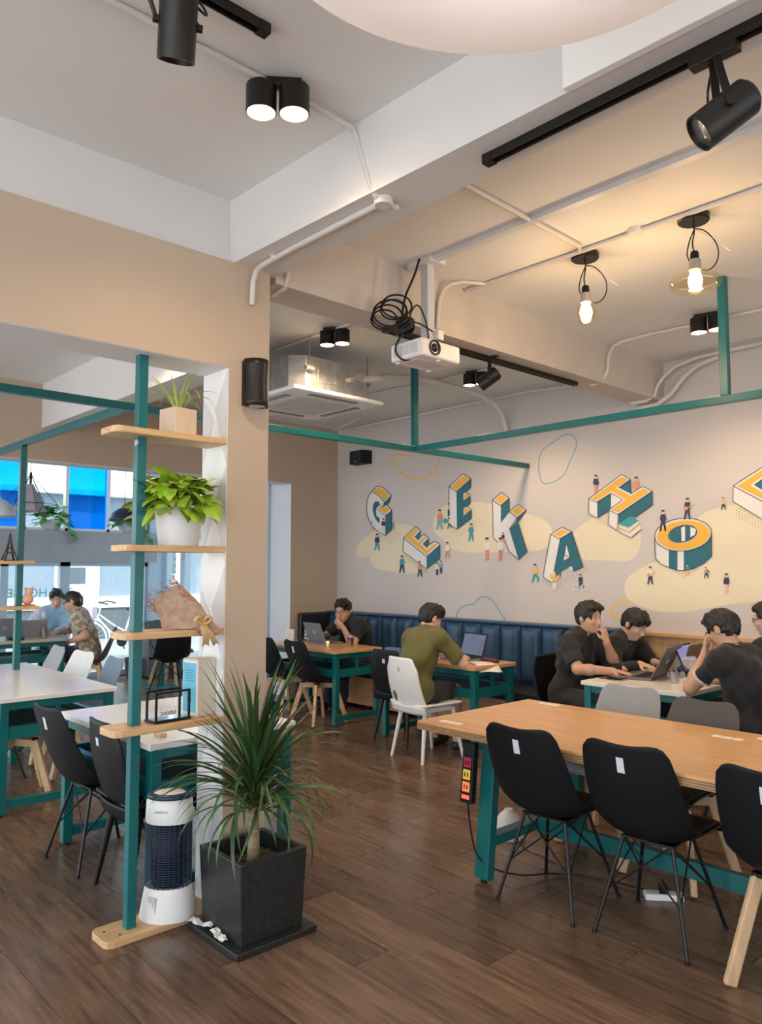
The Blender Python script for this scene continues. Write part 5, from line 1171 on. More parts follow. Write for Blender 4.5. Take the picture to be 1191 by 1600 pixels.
MB().add([(-.06, -.0365, .05), (-.055, -.0365, .075), (-.03, -.0365, .085), (-.02, -.0365, .10), (.02, -.0365, .10), (.035, -.0365, .08), (.06, -.0365, .075), (.062, -.0365, .05)], [tuple(range(8))]).build('car_print', mat('print_grey', (.16, .17, .22), .6), bx)
for s in (-1, 1): MB().lathe([(0, 0), (.013, 0), (.013, .001), (0, .001)], 14, (s*.033, -.0365, .05), M=Matrix.Rotation(PI/2, 3, 'X')).build('wheel_print', KEYS, bx)
bk2 = MB().box(-.09, .09, -.12, .12, 0, .018).build('notebook', PAPER, None, bev=.002, loc=(-2.66, 5.62, .76), rot=(0, 0, .1)); tag(bk2, 'white notebook lying beside the printed box', 'notebook')
bp = thing('backpack', 'black backpack on the bench behind the slate laptop', 'backpack', (-7.45, 6.12, .455), .2)
MB().box(-.15, .15, -.09, .09, 0, .42).build('bag', LEATHD, bp, bev=.06, seg=4); MB().box(-.12, .12, -.13, -.08, .04, .24).build('pocket', LEATHD, bp, bev=.03, seg=3)
MB().tube([(-.04, 0, .41), (-.03, 0, .47), (.03, 0, .47), (.04, 0, .41)], .01, 8, smooth=2).build('handle', BLACKM, bp, smooth=True)
# clutter on the street window table
for k, (y, x, w, d, h, c, lab) in enumerate(((2.86, -9.58, .07, .07, .05, (.45, .72, .78), 'small turquoise cup at the near edge of the street table'), (3.02, -9.58, .16, .1, .03, (.02, .03, .05), 'dark folder between the two laptops on the street table'), (2.80, -9.66, .12, .08, .02, (.7, .62, .6), 'crumpled pale wrapper on the street table'))):
    o = MB().box(-w/2, w/2, -d/2, d/2, 0, h).build(('cup_box', 'folder', 'paper_wrapper')[k], mat('clutter%d' % k, c, .6), None, bev=.006, loc=(x, y, .76), rot=(0, 0, .3*k)); tag(o, lab, ('cup', 'folder', 'wrapper')[k])
fan = thing('desk_fan', 'pale pink wire desk fan on the street window table', 'fan', (-10.05, 3.42, .76), math.radians(35))
FP = mat('fan_pink', (.72, .60, .66), .4); MB().lathe([(0, 0), (.07, 0), (.06, .02), (.012, .03), (.01, .16), (0, .16)], 24).build('stand', FP, fan, angle=40)
cg_ = MB()
for r in (.03, .06, .09, .11): cg_.tube([(r*math.cos(q), -.03+.03*(r/.11), .26+r*math.sin(q)) for q in np.linspace(0, 2*PI, 28, endpoint=False)], .0025, 5, closed=True)
for k in range(12): cg_.cyl((0, -.03, .26), (.11*math.cos(k*PI/6), 0, .26+.11*math.sin(k*PI/6)), .0016, n=4)
cg_.build('cage', FP, fan)
for k in range(3): 
    a = k*2.094; MB().grid(lambda u, v: (math.cos(a+(u-.5)*.9)*v*.085, .0+.02*(u-.5), .26+math.sin(a+(u-.5)*.9)*v*.085), 6, 4).build('blade', mat('fan_blade', (.70, .72, .78), .4), fan, solid=.002)
MB().cyl((0, -.02, .26), (0, .05, .26), .03).build('motor', FP, fan)

# ------------------------------------------------------------------ hanging lamps and plants of the street side
gp = thing('geometric_pendant', 'black wire diamond pendant with grey cone shade by the window', 'pendant lamp', (-9.0, 2.93, 2.22))
R, zt = .29, .44; V = [Vector((R*math.cos(q), R*math.sin(q), .10)) for q in np.linspace(.2, 2*PI+.2, 6, endpoint=False)]; top = Vector((0, 0, zt)); bot = Vector((0, 0, -.02))
wf = MB()
for i in range(6): wf.cyl(V[i], V[(i+1) % 6], .004, n=6); wf.cyl(V[i], top, .004, n=6)
for i in range(0, 6): wf.cyl(V[i], V[i]*.62+Vector((0, 0, -.07)), .004, n=6); wf.cyl(V[i]*.62+Vector((0, 0, -.07)), V[(i+1) % 6]*.62+Vector((0, 0, -.07)), .004, n=6)
wf.build('wire_cage', BLACKM, gp)
MB().lathe([(.03, .33), (.19, .02), (.186, .02), (.026, .33)], 4).build('shade', mat('shade_grey', (.30, .30, .32), .5), gp)
MB().cyl((0, 0, .28), (0, 0, zt+.02), .014).build('stem', BLACKM, gp); MB().cyl((0, 0, zt), (0, 0, CEIL-2.22), .004, n=6).build('cord', BLACKM, gp)
def dome(loc, m, r, label):
    t = thing('dome_pendant', label, 'pendant lamp', loc); MB().lathe([(r, 0), (r*.98, .03), (r*.8, .11), (r*.4, .165), (.03, .18), (.025, .2), (0, .2)], 36).build('shade', m, t, smooth=True, solid=.004)
    MB().lathe([(.02, .19), (.024, .24), (.01, .27), (0, .27)], 16).build('cap', WOODL, t, smooth=True); MB().cyl((0, 0, .26), (0, 0, CEIL-loc[2]), .004, n=6).build('cord', BLACKM, t); return t
dome((-10.0, 4.49, 2.24), mat('slate_shade', (.025, .035, .055), .4), .20, 'dark slate dome pendant near the window ledge plants')
dome((-8.0, 2.30, 2.10), mat('white_shade', (.55, .66, .78), .4), .17, 'white dome pendant at the left picture edge')
def ledge_plant(y, label, seed):
    rr = random.Random(seed); t = thing('ledge_plant', label, 'potted plant', (GLASS_X+.02, y, 2.14), 0, 'plants on the window ledge')
    MB().lathe([(0, 0), (.09, 0), (.13, .04), (.145, .15), (.138, .15), (.12, .13), (0, .12)], 28, sx=.7).build('bowl', mat('grey_ceramic', (.50, .54, .56), .5), t, angle=45)
    HLm = heart_leaf(.12).mesh('leaf', LEAFM, True)
    for k in range(60):
        az = k*2.4; el = rr.uniform(-.2, 1.3); R = rr.uniform(.1, .25); p = Vector((math.cos(az)*math.cos(el)*R*.55, math.sin(az)*math.cos(el)*R*1.1, .15+math.sin(el)*R)); s = rr.uniform(.8, 1.3)
        o = child('leaf', HLm, t, p, (0, 0, 0), (s, s, s)); o.rotation_euler = (Matrix.Rotation(az+rr.uniform(-.4, .4), 3, 'Z') @ Matrix.Rotation(rr.uniform(-.4, .9)-el*.3, 3, 'Y')).to_euler()
    vm = MB().tube([(.05, .1, .14), (.12, .2, .06), (.15, .28, -.05), (.14, .32, -.12)], .004, 5, smooth=2); vm.build('trailing_vine', LEAFM, t)
    for k in range(6): child('leaf', HLm, t, (.14, .22+.02*k, .05-.035*k), (rr.uniform(-1, 1), .8, rr.uniform(0, 6)), (.7, .7, .7))
ledge_plant(3.97, 'leafy plant in a pale bowl on the window ledge, left one', 21); ledge_plant(5.12, 'trailing plant in a bowl on the window ledge, right one', 22)
def snake_plant(loc, label, seed):
    rr = random.Random(seed); t = thing('snake_plant', label, 'potted plant', loc, 0, 'snake plants by the glass')
    MB().lathe([(0, 0), (.1, 0), (.13, .28), (.12, .28), (.11, .25), (0, .25)], 24).build('pot', mat('dark_pot', (.05, .055, .06), .5), t, angle=45)
    for k in range(7):
        me = strap_leaf(rr.uniform(.5, .75), .055, rr.uniform(.05, .3), .3, 9).mesh('leaf', mat('snake_leaf', (.06, .15, .09), .45, var=.4, scale=12, stretch=(1, 1, 5)), True)
        o = child('leaf', me, t, (rr.uniform(-.04, .04), rr.uniform(-.04, .04), .25)); o.rotation_euler = (Matrix.Rotation(rr.uniform(0, 6.28), 3, 'Z') @ Matrix.Rotation(rr.uniform(.05, .3), 3, 'Y')).to_euler()
snake_plant((-10.95, 5.1, .0), 'snake plant left of the shelf post by the glass', 31); snake_plant((-10.45, 5.50, 0), 'snake plant right of the shelf post by the glass', 32); snake_plant((-9.3, 5.5, .12), 'snake plant half hidden beside the pillar', 33)
# ------------------------------------------------------------------ people: smooth unions of tapered limbs on a grid, meshed with surface nets
def surface_net(G, lo, h):
    ins = G < 0; nx, ny, nz = G.shape
    c = [(i, j, k) for i in (0, 1) for j in (0, 1) for k in (0, 1)]
    cnt = np.zeros((nx-1, ny-1, nz-1), np.int8)
    for i, j, k in c: cnt += ins[i:nx-1+i, j:ny-1+j, k:nz-1+k]
    act = (cnt > 0) & (cnt < 8); idx = np.argwhere(act); n = len(idx)
    if n == 0: return np.zeros((0, 3)), np.zeros((0, 4), int)
    num = -np.ones(act.shape, np.int64); num[act] = np.arange(n)
    acc = np.zeros((n, 3)); ct = np.zeros(n)
    I, J, K = idx.T
    val = {q: G[I+q[0], J+q[1], K+q[2]].astype(np.float64) for q in c}
    for a in c:
        for ax in range(3):
            if a[ax] == 0:
                b = list(a); b[ax] = 1; b = tuple(b); va, vb = val[a], val[b]; m = (va < 0) != (vb < 0)
                t = np.where(m, va/np.where(m, va-vb, 1), 0)
                p = np.array(a, float)[None, :].repeat(n, 0); p[:, ax] += t
                acc += p*m[:, None]; ct += m
    V = (idx+acc/ct[:, None])*h+np.array(lo)
    Q = []
    for ax in range(3):
        u, v = (ax+1) % 3, (ax+2) % 3
        s0 = [slice(None)]*3; s1 = [slice(None)]*3; s0[ax] = slice(0, -1); s1[ax] = slice(1, None)
        A, B = ins[tuple(s0)], ins[tuple(s1)]; e = np.argwhere(A != B)
        ok = (e[:, u] > 0) & (e[:, v] > 0) & (e[:, u] < G.shape[u]-1) & (e[:, v] < G.shape[v]-1); e = e[ok]
        def cell(du, dv):
            q = e.copy(); q[:, u] += du; q[:, v] += dv; return num[q[:, 0], q[:, 1], q[:, 2]]
        q = np.stack([cell(-1, -1), cell(0, -1), cell(0, 0), cell(-1, 0)], 1)
        fl = A[e[:, 0], e[:, 1], e[:, 2]]; q = np.where(fl[:, None], q, q[:, ::-1]); Q.append(q)
    return V, np.concatenate(Q)
class Field:
    def __init__(s, h): s.h = h; s.ops = []
    def cone(s, a, b, ra, rb, k=.02, cut=None, sub=False): s.ops.append(('c', np.array(a, float), np.array(b, float), ra, rb, k, cut, sub)); return s
    def ell(s, c, ax, rad, k=.02, sub=False, cut=None): s.ops.append(('e', np.array(c, float), np.array([list(v) for v in ax], float), np.array(rad, float), None, k, cut, sub)); return s
    def run(s, noise=None, trim=()):
        lo = np.full(3, 1e9); hi = -lo; M = .03
        for o in s.ops:
            if o[7]: continue
            if o[0] == 'c': a = np.minimum(o[1]-o[3], o[2]-o[4]); b = np.maximum(o[1]+o[3], o[2]+o[4])
            else: r = np.abs(o[2]).T @ o[3]; a = o[1]-r; b = o[1]+r
            lo = np.minimum(lo, a); hi = np.maximum(hi, b)
        lo -= M; hi += M; n = np.ceil((hi-lo)/s.h).astype(int)+1
        G = np.full(n, .06, np.float32); AX = [lo[i]+np.arange(n[i])*s.h for i in range(3)]
        for o in s.ops:
            if o[0] == 'c': a = np.minimum(o[1]-o[3], o[2]-o[4]); b = np.maximum(o[1]+o[3], o[2]+o[4])
            else: r = np.abs(o[2]).T @ o[3]; a = o[1]-r; b = o[1]+r
            a = a-.05; b = b+.05
            i0 = np.clip(((a-lo)/s.h).astype(int), 0, n); i1 = np.clip(((b-lo)/s.h).astype(int)+2, 0, n)
            if (i1 <= i0).any(): continue
            sl = tuple(slice(x, y) for x, y in zip(i0, i1))
            X = AX[0][sl[0]][:, None, None].astype(np.float32); Y = AX[1][sl[1]][None, :, None].astype(np.float32); Z = AX[2][sl[2]][None, None, :].astype(np.float32)
            if o[0] == 'c':
                d = o[2]-o[1]; L2 = max(d @ d, 1e-9); px, py, pz = X-np.float32(o[1][0]), Y-np.float32(o[1][1]), Z-np.float32(o[1][2])
                t = np.clip((px*d[0]+py*d[1]+pz*d[2])/L2, 0, 1)
                D = np.sqrt((px-t*d[0])**2+(py-t*d[1])**2+(pz-t*d[2])**2)-(o[3]+(o[4]-o[3])*t)
            else:
                px, py, pz = X-np.float32(o[1][0]), Y-np.float32(o[1][1]), Z-np.float32(o[1][2]); k0 = 0; k1 = 0
                for ax, r in zip(o[2], o[3]):
                    q = (px*ax[0]+py*ax[1]+pz*ax[2])/r; k0 = k0+q*q; k1 = k1+(q/r)**2
                k0 = np.sqrt(k0); k1 = np.sqrt(k1)+1e-6; D = k0*(k0-1)/k1
            if o[6] is not None:
                cp, cn = o[6]; D = np.maximum(D, (X-cp[0])*cn[0]+(Y-cp[1])*cn[1]+(Z-cp[2])*cn[2])
            k = o[5]; g = G[sl]
            if o[7]: D = -D; hh = np.clip(.5-.5*(D-g)/k, 0, 1); G[sl] = D*(1-hh)+g*hh+k*hh*(1-hh)
            else: hh = np.clip(.5+.5*(D-g)/k, 0, 1); G[sl] = D*(1-hh)+g*hh-k*hh*(1-hh)
        X = AX[0][:, None, None]; Y = AX[1][None, :, None]; Z = AX[2][None, None, :]
        for cp, cn, k in trim:
            D = ((X-cp[0])*cn[0]+(Y-cp[1])*cn[1]+(Z-cp[2])*cn[2]).astype(np.float32); G = np.maximum(G, D)
        if noise:
            for amp, fx, fy, fz, ph in noise: G = G+np.float32(amp)*np.sin(fx*X+fy*Y+fz*Z+ph).astype(np.float32)
        return surface_net(G, lo, s.h)
def net_obj(name, VQ, material, parent):
    V, Q = VQ; me = bpy.data.meshes.new(name); me.from_pydata(V.tolist(), [], Q.tolist()); me.materials.append(material)
    me.polygons.foreach_set('use_smooth', [True]*len(me.polygons)); me.update()
    o = bpy.data.objects.new(name, me); COL.objects.link(o)
    if parent is not None: o.parent = parent; o.matrix_parent_inverse = Matrix.Translation(parent.location).inverted()
    md = o.modifiers.new('relax', 'SMOOTH'); md.factor = .5; md.iterations = 3
    return o
NP = lambda v: np.array(v, float)
def unit(v): v = NP(v); return v/np.linalg.norm(v)
def ik(S, W, l1, l2, pole):
    d = W-S; L = np.linalg.norm(d); m = (l1+l2)*.995
    if L > m: W = S+d/L*m; d = W-S; L = m
    a = (l1*l1-l2*l2+L*L)/(2*L); h = math.sqrt(max(l1*l1-a*a, 0)); u = d/L; p = NP(pole); p = p-u*(p @ u); p /= np.linalg.norm(p)
    return S+u*a+p*h, W
def person(label, hip, yaw, lean, head, arms, legs=None, shirt=None, pants=None, skin=SKIN, sleeve=.72, glasses=False, hairline=.05, collar=None, cuff=None, h=.0055, shorts=False, fringe=0.0, side_hair=.0, hair_vol=1.0, shoe=None, neck=.17, headk=1.0):
    """yaw: facing angle (0 = +y, positive turns to -x); head = (yaw offset, pitch down, roll); arms: (wrist, pole, finger dir, palm normal, curl) for R then L"""
    hip = NP(hip); fd = NP((-math.sin(yaw), math.cos(yaw), 0)); sd = NP((math.cos(yaw), math.sin(yaw), 0)); up = NP((0, 0, 1))
    D = lambda a: fd*math.sin(a)+up*math.cos(a)
    t = thing('person', label, 'person', (float(hip[0]), float(hip[1]), 0.0))
    P = hip; W1 = P+D(lean*.7)*.24; S = W1+D(lean*1.15)*.23; ND = D(lean*.9+.12); N = S+ND*.045; K = N+ND*neck
    tf_ = D(lean*.9); chest_f = unit(fd-tf_*(fd @ tf_))
    sh = [S+sd*s*.172-up*.02 for s in (1, -1)]
    # head frame
    hy = yaw+head[0]; hf = NP((-math.sin(hy), math.cos(hy), 0)); hs = NP((math.cos(hy), math.sin(hy), 0)); hf = hf*math.cos(head[1])-up*math.sin(head[1]); ht = np.cross(hs, hf)
    if len(head) > 2 and head[2]: c_, s_ = math.cos(head[2]), math.sin(head[2]); hs, ht = hs*c_+ht*s_, ht*c_-hs*s_
    HX = (hs, hf, ht); k_ = headk
    # limbs
    LI = []
    for i, a in enumerate(arms):
        a = [q(K, hf, hs, ht) if callable(q) else q for q in a]; arms[i] = a; E_, Wr = ik(sh[i], NP(a[0]), .285, .255, a[1]); LI.append((sh[i], E_, Wr))
    if legs is None:
        legs = [(P+fd*.42+sd*s*.13-up*.04, P+fd*.44+sd*s*.13-up*(P[2]-.07)) for s in (1, -1)]
    hipj = [P+sd*s*.09-up*.02 for s in (1, -1)]
    def torso(F, inf=0.0, k=.05):
        F.cone(P-sd*.07, P+sd*.07, .115+inf, .115+inf, k); F.cone(P, W1, .12+inf, .115+inf, k)
        F.ell(W1+tf_*.07+chest_f*.0, (sd, chest_f, tf_), (.165+inf, .112+inf, .20+inf), k)
        F.cone(sh[0]-sd*.02, sh[1]+sd*.02, .062+inf, .062+inf, k); 
        for s in sh: F.cone(S+ND*.04, s, .05+inf*.8, .058+inf, k*.8)
    def uarms(F, inf=0.0, upto=1.0, cut=False):
        for i, (a, b, c) in enumerate(LI):
            e = a+(b-a)*upto; u = unit(b-a)
            F.cone(a, e+(u*.03 if cut else 0), .058+inf, .047-.006*upto+inf*1.15, .03, cut=((e, u) if cut else None))
    def farms(F, inf=0.0):
        for a, b, c in LI: F.cone(b, b+(c-b)*.35, .043+inf, .043+inf, .02); F.cone(b+(c-b)*.35, c, .043+inf, .027+inf, .02)
    B = Field(h); torso(B); uarms(B); farms(B)
    for j, (kn, an) in zip(hipj, legs):
        B.cone(j, kn, .083, .058, .03); B.cone(kn, an, .056, .036, .02); B.cone(an-up*.03, an-up*.035+fd*.15, .034, .028, .02)
    B.cone(N-ND*.03, K-ht*.05-hf*.02, .060, .053, .03)
    B.ell(K-hf*.008, HX, (.076*k_, .097*k_, .096*k_), .02)
    B.ell(K+(hf*.026-ht*.062)*k_, HX, (.060*k_, .064*k_, .068*k_), .03); B.ell(K+(hf*.058-ht*.112)*k_, HX, (.030, .028, .022), .025)
    B.cone(K+(hf*.086-ht*.012)*k_, K+(hf*.108-ht*.050)*k_, .008, .0125, .012); B.ell(K+(hf*.098-ht*.056)*k_, HX, (.017, .012, .010), .01)
    B.ell(K+(hf*.080+ht*.006)*k_, HX, (.052, .016, .010), .012)
    for s in (1, -1):
        B.ell(K+(hf*.094-ht*.016+hs*s*.031)*k_, HX, (.019, .014, .011), .010, sub=True)
        B.ell(K+(hs*s*.078-hf*.008-ht*.022)*k_-hf*.004, HX, (.010, .021, .032), .008); B.ell(K+(hs*s*.088-hf*.004-ht*.018)*k_, HX, (.006, .010, .016), .006, sub=True)
        B.ell(K+(hs*s*.040+hf*.062-ht*.045)*k_, HX, (.022, .020, .020), .02)
    B.ell(K+(hf*.088-ht*.082)*k_, HX, (.022, .010, .012), .010)
    # hands
    for i, a in enumerate(arms):
        Wr = LI[i][2]; f = unit(a[2]); n = NP(a[3]); n = unit(n-f*(n @ f)); s = np.cross(f, n); ts = 1 if i == 0 else -1      # thumb side
        thumb = -s*ts
        B.cone(Wr-f*.01, Wr+f*.02, .026, .024, .015); B.ell(Wr+f*.052, (f, s, n), (.052, .041, .017), .015)
        for q, (off, L) in enumerate(((-.030, .066), (-.010, .076), (.010, .072), (.029, .056))):
            p = Wr+f*.086+thumb*(-off)*1.0; ang = 0.0; r = .0088
            for g, fr in enumerate((.45, .32, .26)):
                ang += a[4]*(.55, 1.0, .8)[g]; e = p+(f*math.cos(ang)+n*math.sin(ang))*L*fr+thumb*(-off)*.12*fr; B.cone(p, e, r, r*.93, .005); p = e; r *= .93
        p = Wr+f*.028+thumb*.028; e = p+(f*.55+thumb*.65+n*.35)*.042; B.cone(p, e, .0125, .0105, .012); B.cone(e, e+(f*.85+thumb*.15+n*.35)*.034, .0105, .0085, .006)
    net_obj('body', B.run(), skin, t)
    rs = np.random.RandomState(abs(hash(label)) % 1000 if False else sum(map(ord, label)) % 1000)
    wr = [(.0028, *(rs.uniform(-55, 55, 3)), rs.uniform(0, 6)) for _ in range(5)]+[(.0042, *(rs.uniform(-25, 25, 3)), rs.uniform(0, 6)) for _ in range(3)]
    T = Field(.008); torso(T, .023); uarms(T, .021, sleeve if sleeve < 1 else 1.0, cut=sleeve < 1)
    if sleeve >= 1:
        for a, b, c in LI: u = unit(c-b); T.cone(b, b+(c-b)*.97, .056, .038, .02, cut=(b+(c-b)*.93, u))
    T.ell(N+ND*.02+chest_f*.012, (sd, chest_f, ND), ((.050, .050, .040) if collar else (.062, .062, .046)), .010, sub=True)
    net_obj('shirt', T.run(wr), shirt, t)
    Q = Field(.009); Q.cone(P-sd*.07, P+sd*.07, .129, .129, .05)
    for j, (kn, an) in zip(hipj, legs):
        if shorts: u = unit(kn-j); Q.cone(j, kn, .098, .084, .04, cut=(j+(kn-j)*.9, u))
        else: Q.cone(j, kn, .096, .072, .04); Q.cone(kn, an, .070, .054, .03, cut=(an, unit(an-kn)))
    net_obj('trousers', Q.run(wr), pants, t)
    for kn, an in legs:
        Z = Field(.008); Z.cone(an-up*.028, an-up*.030+fd*.16, .044, .036, .02); Z.cone(an-up*.03-fd*.02, an-up*.03, .04, .042, .02)
        lowest = an[2]-.072
        net_obj('shoe', Z.run(trim=[((0, 0, max(lowest, .002)), (0, 0, -1), 0)]), shoe or KEYS, t)
    # hair: cap of the skull, cut away from the face, with combed clumps
    Hh = Field(.0045); v = hair_vol
    Hh.ell(K+ht*.014-hf*.010, HX, (.086*v, .106*v, .100*v), .02); Hh.ell(K+hf*.040+ht*.072, HX, (.066*v, .058*v, .036*v), .03)
    Hh.ell(K-hf*.058-ht*.040, HX, (.060, .042, .05), .03)
    for s in (1, -1): Hh.cone(K+hs*s*.02+ht*.10+hf*.0, K+hs*s*.045+hf*.088+ht*.062, .020, .014, .02)
    if fringe: Hh.cone(K+hs*.04+hf*.086+ht*(.058-fringe), K-hs*.04+hf*.09+ht*(.052-fringe), .015, .013, .02)
    # face opening, temples, ears and nape
    Hh.ell(K+hf*.108-ht*(.050-hairline*.5+fringe*.7), HX, (.070, .080, .082), .008, sub=True); Hh.ell(K+hf*.060-ht*.115, HX, (.13, .080, .085), .010, sub=True)
    for s in (1, -1):
        Hh.ell(K+hs*s*.098+hf*.052-ht*.052, HX, (.05, .046, .062), .008, sub=True)
        Hh.ell(K+hs*s*.096-hf*.006-ht*(.036+side_hair), HX, (.032, .026, .040), .006, sub=True)
    hn = []
    for q in range(7):
        dv = unit(hs*rs.uniform(.5, 1)*rs.choice([-1, 1])+ht*rs.uniform(-.3, .3)+hf*rs.uniform(-.5, .5)); f_ = rs.uniform(70, 260); hn.append((.0034*(70/f_)**.4, *(dv*f_), rs.uniform(0, 6)))
    net_obj('hair', Hh.run(hn, trim=[(K-ht*.080, -ht, 0)]), HAIR, t)
    for s in (1, -1):
        c = K+(hf*.0745-ht*.017+hs*s*.031)*k_; m = MB(); R = Matrix((hs, hf, ht)).transposed()
        m.mi = 0; m.ball((0, 0, 0), .0125, 12); 
        m.mi = 1; m.lathe([(0, .0128), (.0055, .0116), (.006, .0105)], 12, M=Matrix.Rotation(-PI/2, 3, 'X'))
        o = m.build('eye', [EYEW, EYEB], t, smooth=True); o.matrix_parent_inverse = Matrix.Translation(t.location).inverted(); o.location = c; o.rotation_euler = R.to_euler()
        lid = Field(.003); lid.ell(c+ht*.005, HX, (.016, .0135, .0095), .004); net_obj('eyelid', lid.run(), skin, t)
        br = Field(.003); br.cone(K+(hf*.091+ht*.014+hs*s*.014)*k_, K+(hf*.081+ht*.016+hs*s*.046)*k_, .0042, .003, .004); net_obj('eyebrow', br.run(), HAIR, t)
    lp_ = Field(.003); lp_.cone(K+(hf*.0955-ht*.078+hs*.016)*k_, K+(hf*.0955-ht*.078-hs*.016)*k_, .0045, .0045, .006); lp_.cone(K+(hf*.094-ht*.087+hs*.013)*k_, K+(hf*.094-ht*.087-hs*.013)*k_, .005, .005, .004)
    net_obj('lips', lp_.run(), LIP, t)
    if glasses:
        m = MB(); w = lambda x, y, z: Vector(tuple(K+hs*x+hf*y+ht*z))
        for s in (1, -1):
            m.tube([w(s*.033+.024*math.cos(q), .108-.006*abs(math.cos(q))*(1 if math.cos(q)*s > 0 else 0), -.018+.018*math.sin(q)) for q in np.linspace(0, 2*PI, 20, endpoint=False)], .0024, 6, closed=True)
            m.tube([w(s*.057, .104, -.012), w(s*.080, .06, -.010), w(s*.086, -.005, -.008), w(s*.084, -.02, -.02)], .0022, 6)
        m.tube([w(.010, .110, -.014), w(0, .113, -.010), w(-.010, .110, -.014)], .0022, 6)
        o = m.build('glasses', KEYS, t, smooth=True); o.matrix_parent_inverse = Matrix.Translation(t.location).inverted()
    if collar:
        m = MB(); cc = N+ND*.012; cc = Vector(tuple(cc)); a1 = Vector(tuple(sd)); a2 = Vector(tuple(chest_f)); a3 = Vector(tuple(ND))
        pts = lambda r, z: [cc+a1*math.cos(q)*r*1.05+a2*(math.sin(q)*r+.006)+a3*(z-.012*math.sin(q)) for q in np.linspace(0, 2*PI, 28, endpoint=False)]
        m.tube(pts(.072, .0), .012, 8, closed=True); o = m.build('collar', shirt, t, smooth=True); o.matrix_parent_inverse = Matrix.Translation(t.location).inverted()
        if collar is not True:
            m = MB(); m.tube(pts(.075, .011), .004, 6, closed=True); o = m.build('collar_stripe', collar, t, smooth=True); o.matrix_parent_inverse = Matrix.Translation(t.location).inverted()
    if cuff:
        for a, b, c in LI:
            e = Vector(tuple(a+(b-a)*sleeve)); u = Vector(tuple(unit(b-a))); p = u.orthogonal().normalized(); q = u.cross(p)
            m = MB()
            for dz in (-.006, -.018): m.tube([e+u*dz+(p*math.cos(z)+q*math.sin(z))*.0635 for z in np.linspace(0, 2*PI, 28, endpoint=False)], .0028, 6, closed=True)
            o = m.build('sleeve_stripe', cuff, t, smooth=True); o.matrix_parent_inverse = Matrix.Translation(t.location).inverted()
    t['k'] = [float(x) for x in K]
    return t, K, LI
BLK = cloth('black_tee', (.014, .014, .015)); BLK2 = cloth('black_jacket', (.016, .016, .019)); OLV = cloth('olive_tee', (.115, .11, .03)); DRK = cloth('dark_trousers', (.022, .022, .02)); LBL = cloth('pale_blue_shirt', (.42, .66, .85)); NVY = cloth('navy_trousers', (.02, .03, .06))
PAT = cloth('patterned_shirt', (.50, .40, .28), .1)
_nt = PAT.node_tree; _b = _nt.nodes['Principled BSDF']; _v = _nt.nodes.new('ShaderNodeTexNoise'); _v.inputs['Scale'].default_value = 16; _v.inputs['Detail'].default_value = 2
_tc = _nt.nodes.new('ShaderNodeTexCoord'); _r = _nt.nodes.new('ShaderNodeValToRGB'); _r.color_ramp.elements[0].position = .46; _r.color_ramp.elements[1].position = .56
_r.color_ramp.elements[0].color = (.24, .22, .17, 1); _r.color_ramp.elements[1].color = (.60, .46, .32, 1)
_nt.links.new(_tc.outputs['Object'], _v.inputs['Vector']); _nt.links.new(_v.outputs['Fac'], _r.inputs[0]); _nt.links.new(_r.outputs[0], _b.inputs['Base Color'])
rad = math.radians
WS = paint('stripe', (.8, .8, .8))
# olive shirt, seen from behind on the white chair
person('person in olive t-shirt typing on a laptop, seen from behind', (-4.73, 4.74, .56), rad(4), rad(22), (rad(-16), rad(22)),
       [[(-4.62, 5.22, .82), (.9, -.3, -.5), (-.25, 1, -.12), (0, -.1, -1), .35], [(-4.90, 5.22, .82), (-.9, -.3, -.5), (.15, 1, -.12), (0, -.1, -1), .35]],
       shirt=OLV, pants=DRK, sleeve=.80, glasses=True, shorts=True, fringe=.02, hair_vol=1.05, skin=SKIN2, neck=.15, headk=1.04)
# man with glasses on the bench, chin on fist
person('person with glasses in black t-shirt resting chin on hand at the bench', (-6.84, 6.06, .56), rad(178), rad(31), (rad(26), rad(12), rad(0)),
       [[(-7.12, 5.58, .815), (-.8, .3, -.4), (-.1, -1, -.1), (0, 0, -1), .3], [lambda K, f, s, t: K+f*.130-t*.185-s*.05, (.55, -.25, -.9), lambda K, f, s, t: t*.62-f*.10+s*.75, lambda K, f, s, t: -f, .45]],
       shirt=BLK, pants=NVY, sleeve=.66, glasses=True, hair_vol=1.12, neck=.15, headk=1.12)
# left side of the white table
person('person in black t-shirt with fist at mouth beside the nearest grey laptop', (-3.73, 5.60, .56), rad(-90), rad(16), (rad(-4), rad(2)),
       [[(-3.24, 5.44, .80), (-.15, -.9, -.55), (1, .35, -.08), (0, 0, -1), .18], [lambda K, f, s, t: K+f*.160-t*.200-s*.02, (.5, .3, -.9), lambda K, f, s, t: t*.9-f*.15+s*.1, lambda K, f, s, t: -f, 1.15]],
       shirt=BLK, pants=DRK, sleeve=.84, hair_vol=1.07, neck=.165, headk=1.06)
person('person in black jacket bending over the second laptop', (-3.72, 6.06, .56), rad(-88), rad(31), (rad(-4), rad(30)),
       [[(-3.26, 5.92, .81), (-.2, -.8, -.4), (1, -.1, -.1), (0, 0, -1), .4], [(-3.26, 6.16, .81), (-.2, .8, -.4), (1, 0, -.1), (0, 0, -1), .4]],
       shirt=BLK2, pants=DRK, sleeve=1.0, collar=True, fringe=.02, hair_vol=1.07, skin=SKIN2, neck=.16, headk=1.05)
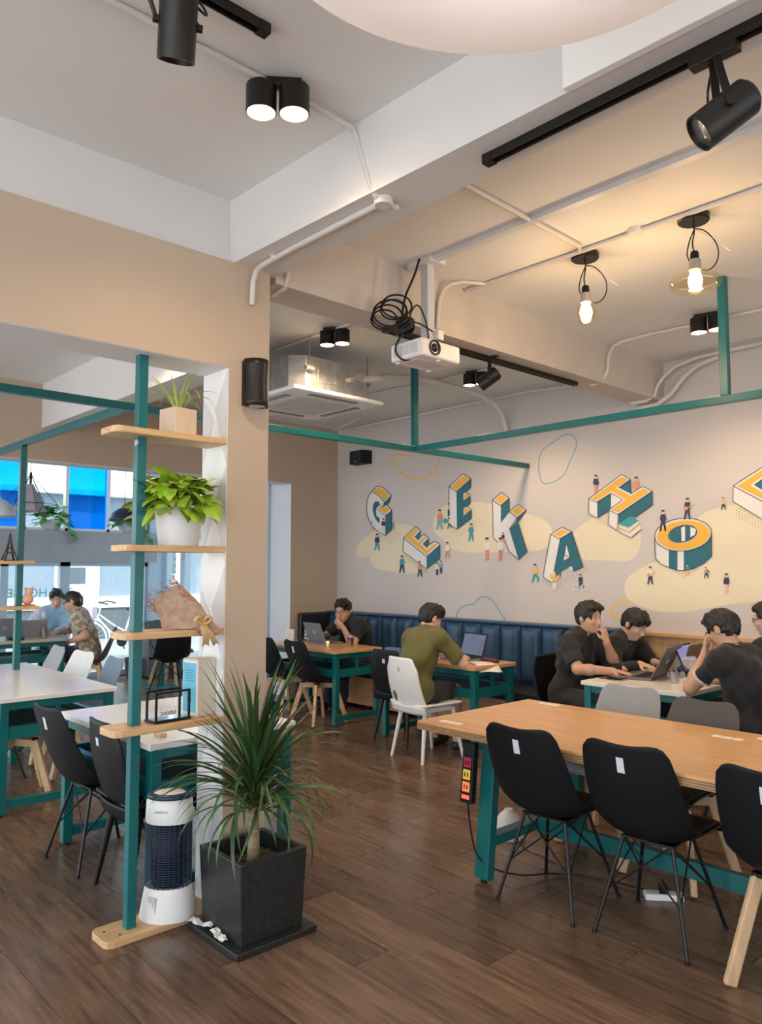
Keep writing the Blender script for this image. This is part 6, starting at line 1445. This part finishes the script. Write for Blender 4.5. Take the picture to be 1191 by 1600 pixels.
# right side
person('person in black polo with white stripes leaning head on hand', (-2.05, 5.17, .56), rad(80), rad(18), (rad(-4), rad(24)),
       [[(-2.52, 5.50, .80), (.2, .8, -.5), (-1, -.1, -.05), (0, 0, -1), .25], [lambda K, f, s, t: K+f*.150-t*.135-s*.075, (-.35, -.35, -.9), lambda K, f, s, t: t*.85-f*.35+s*.12, lambda K, f, s, t: -f*.6+s*.5, .55]],
       shirt=BLK, pants=DRK, sleeve=.62, glasses=True, collar=WS, cuff=WS, hair_vol=1.05, headk=1.05)
person('person with glasses cut off by the right picture edge', (-2.16, 5.98, .57), rad(88), rad(6), (rad(0), rad(6)),
       [[(-2.55, 6.16, .81), (.2, .8, -.5), (-1, 0, -.1), (0, 0, -1), .3], [(-2.56, 5.86, .81), (.2, -.8, -.5), (-1, 0, -.1), (0, 0, -1), .3]],
       shirt=BLK2, pants=DRK, sleeve=.7, glasses=True, h=.006, skin=SKIN2, neck=.165, headk=1.05)
# by the street window
person('person in pale blue shirt sitting behind the silver laptop', (-10.43, 3.68, .56), rad(-78), rad(13), (rad(-30), rad(16)),
       [[(-10.02, 3.42, .81), (-.2, -.8, -.5), (1, -.3, -.1), (0, 0, -1), .35], [(-9.98, 3.62, .80), (-.2, .8, -.5), (.8, -.6, -.1), (0, 0, -1), .3]],
       shirt=LBL, pants=NVY, sleeve=1.0, collar=True, skin=SKIN2, h=.007, fringe=.01, headk=1.04)
person('person with glasses in patterned shirt seen in profile by the window', (-9.63, 3.90, .56), rad(150), rad(17), (rad(-8), rad(8)),
       [[(-9.90, 3.60, .80), (-.8, .2, -.5), (-.6, -.9, -.1), (0, 0, -1), .3], [(-9.56, 3.60, .70), (.8, .3, -.6), (-.8, -.6, -.1), (0, 0, -1), .3]],
       shirt=PAT, pants=NVY, sleeve=.74, glasses=True, collar=True, h=.007, neck=.155, headk=1.04)
wb = MB().tube([Vector((-3.255, 5.44, .803))+Vector((.0, .031*math.cos(q), .031*math.sin(q))) for q in np.linspace(0, 2*PI, 20, endpoint=False)], .004, 6, closed=True).build('wristband', BLACKP, None, smooth=True); tag(wb, 'black wristband on the wrist by the nearest grey laptop', 'wristband')
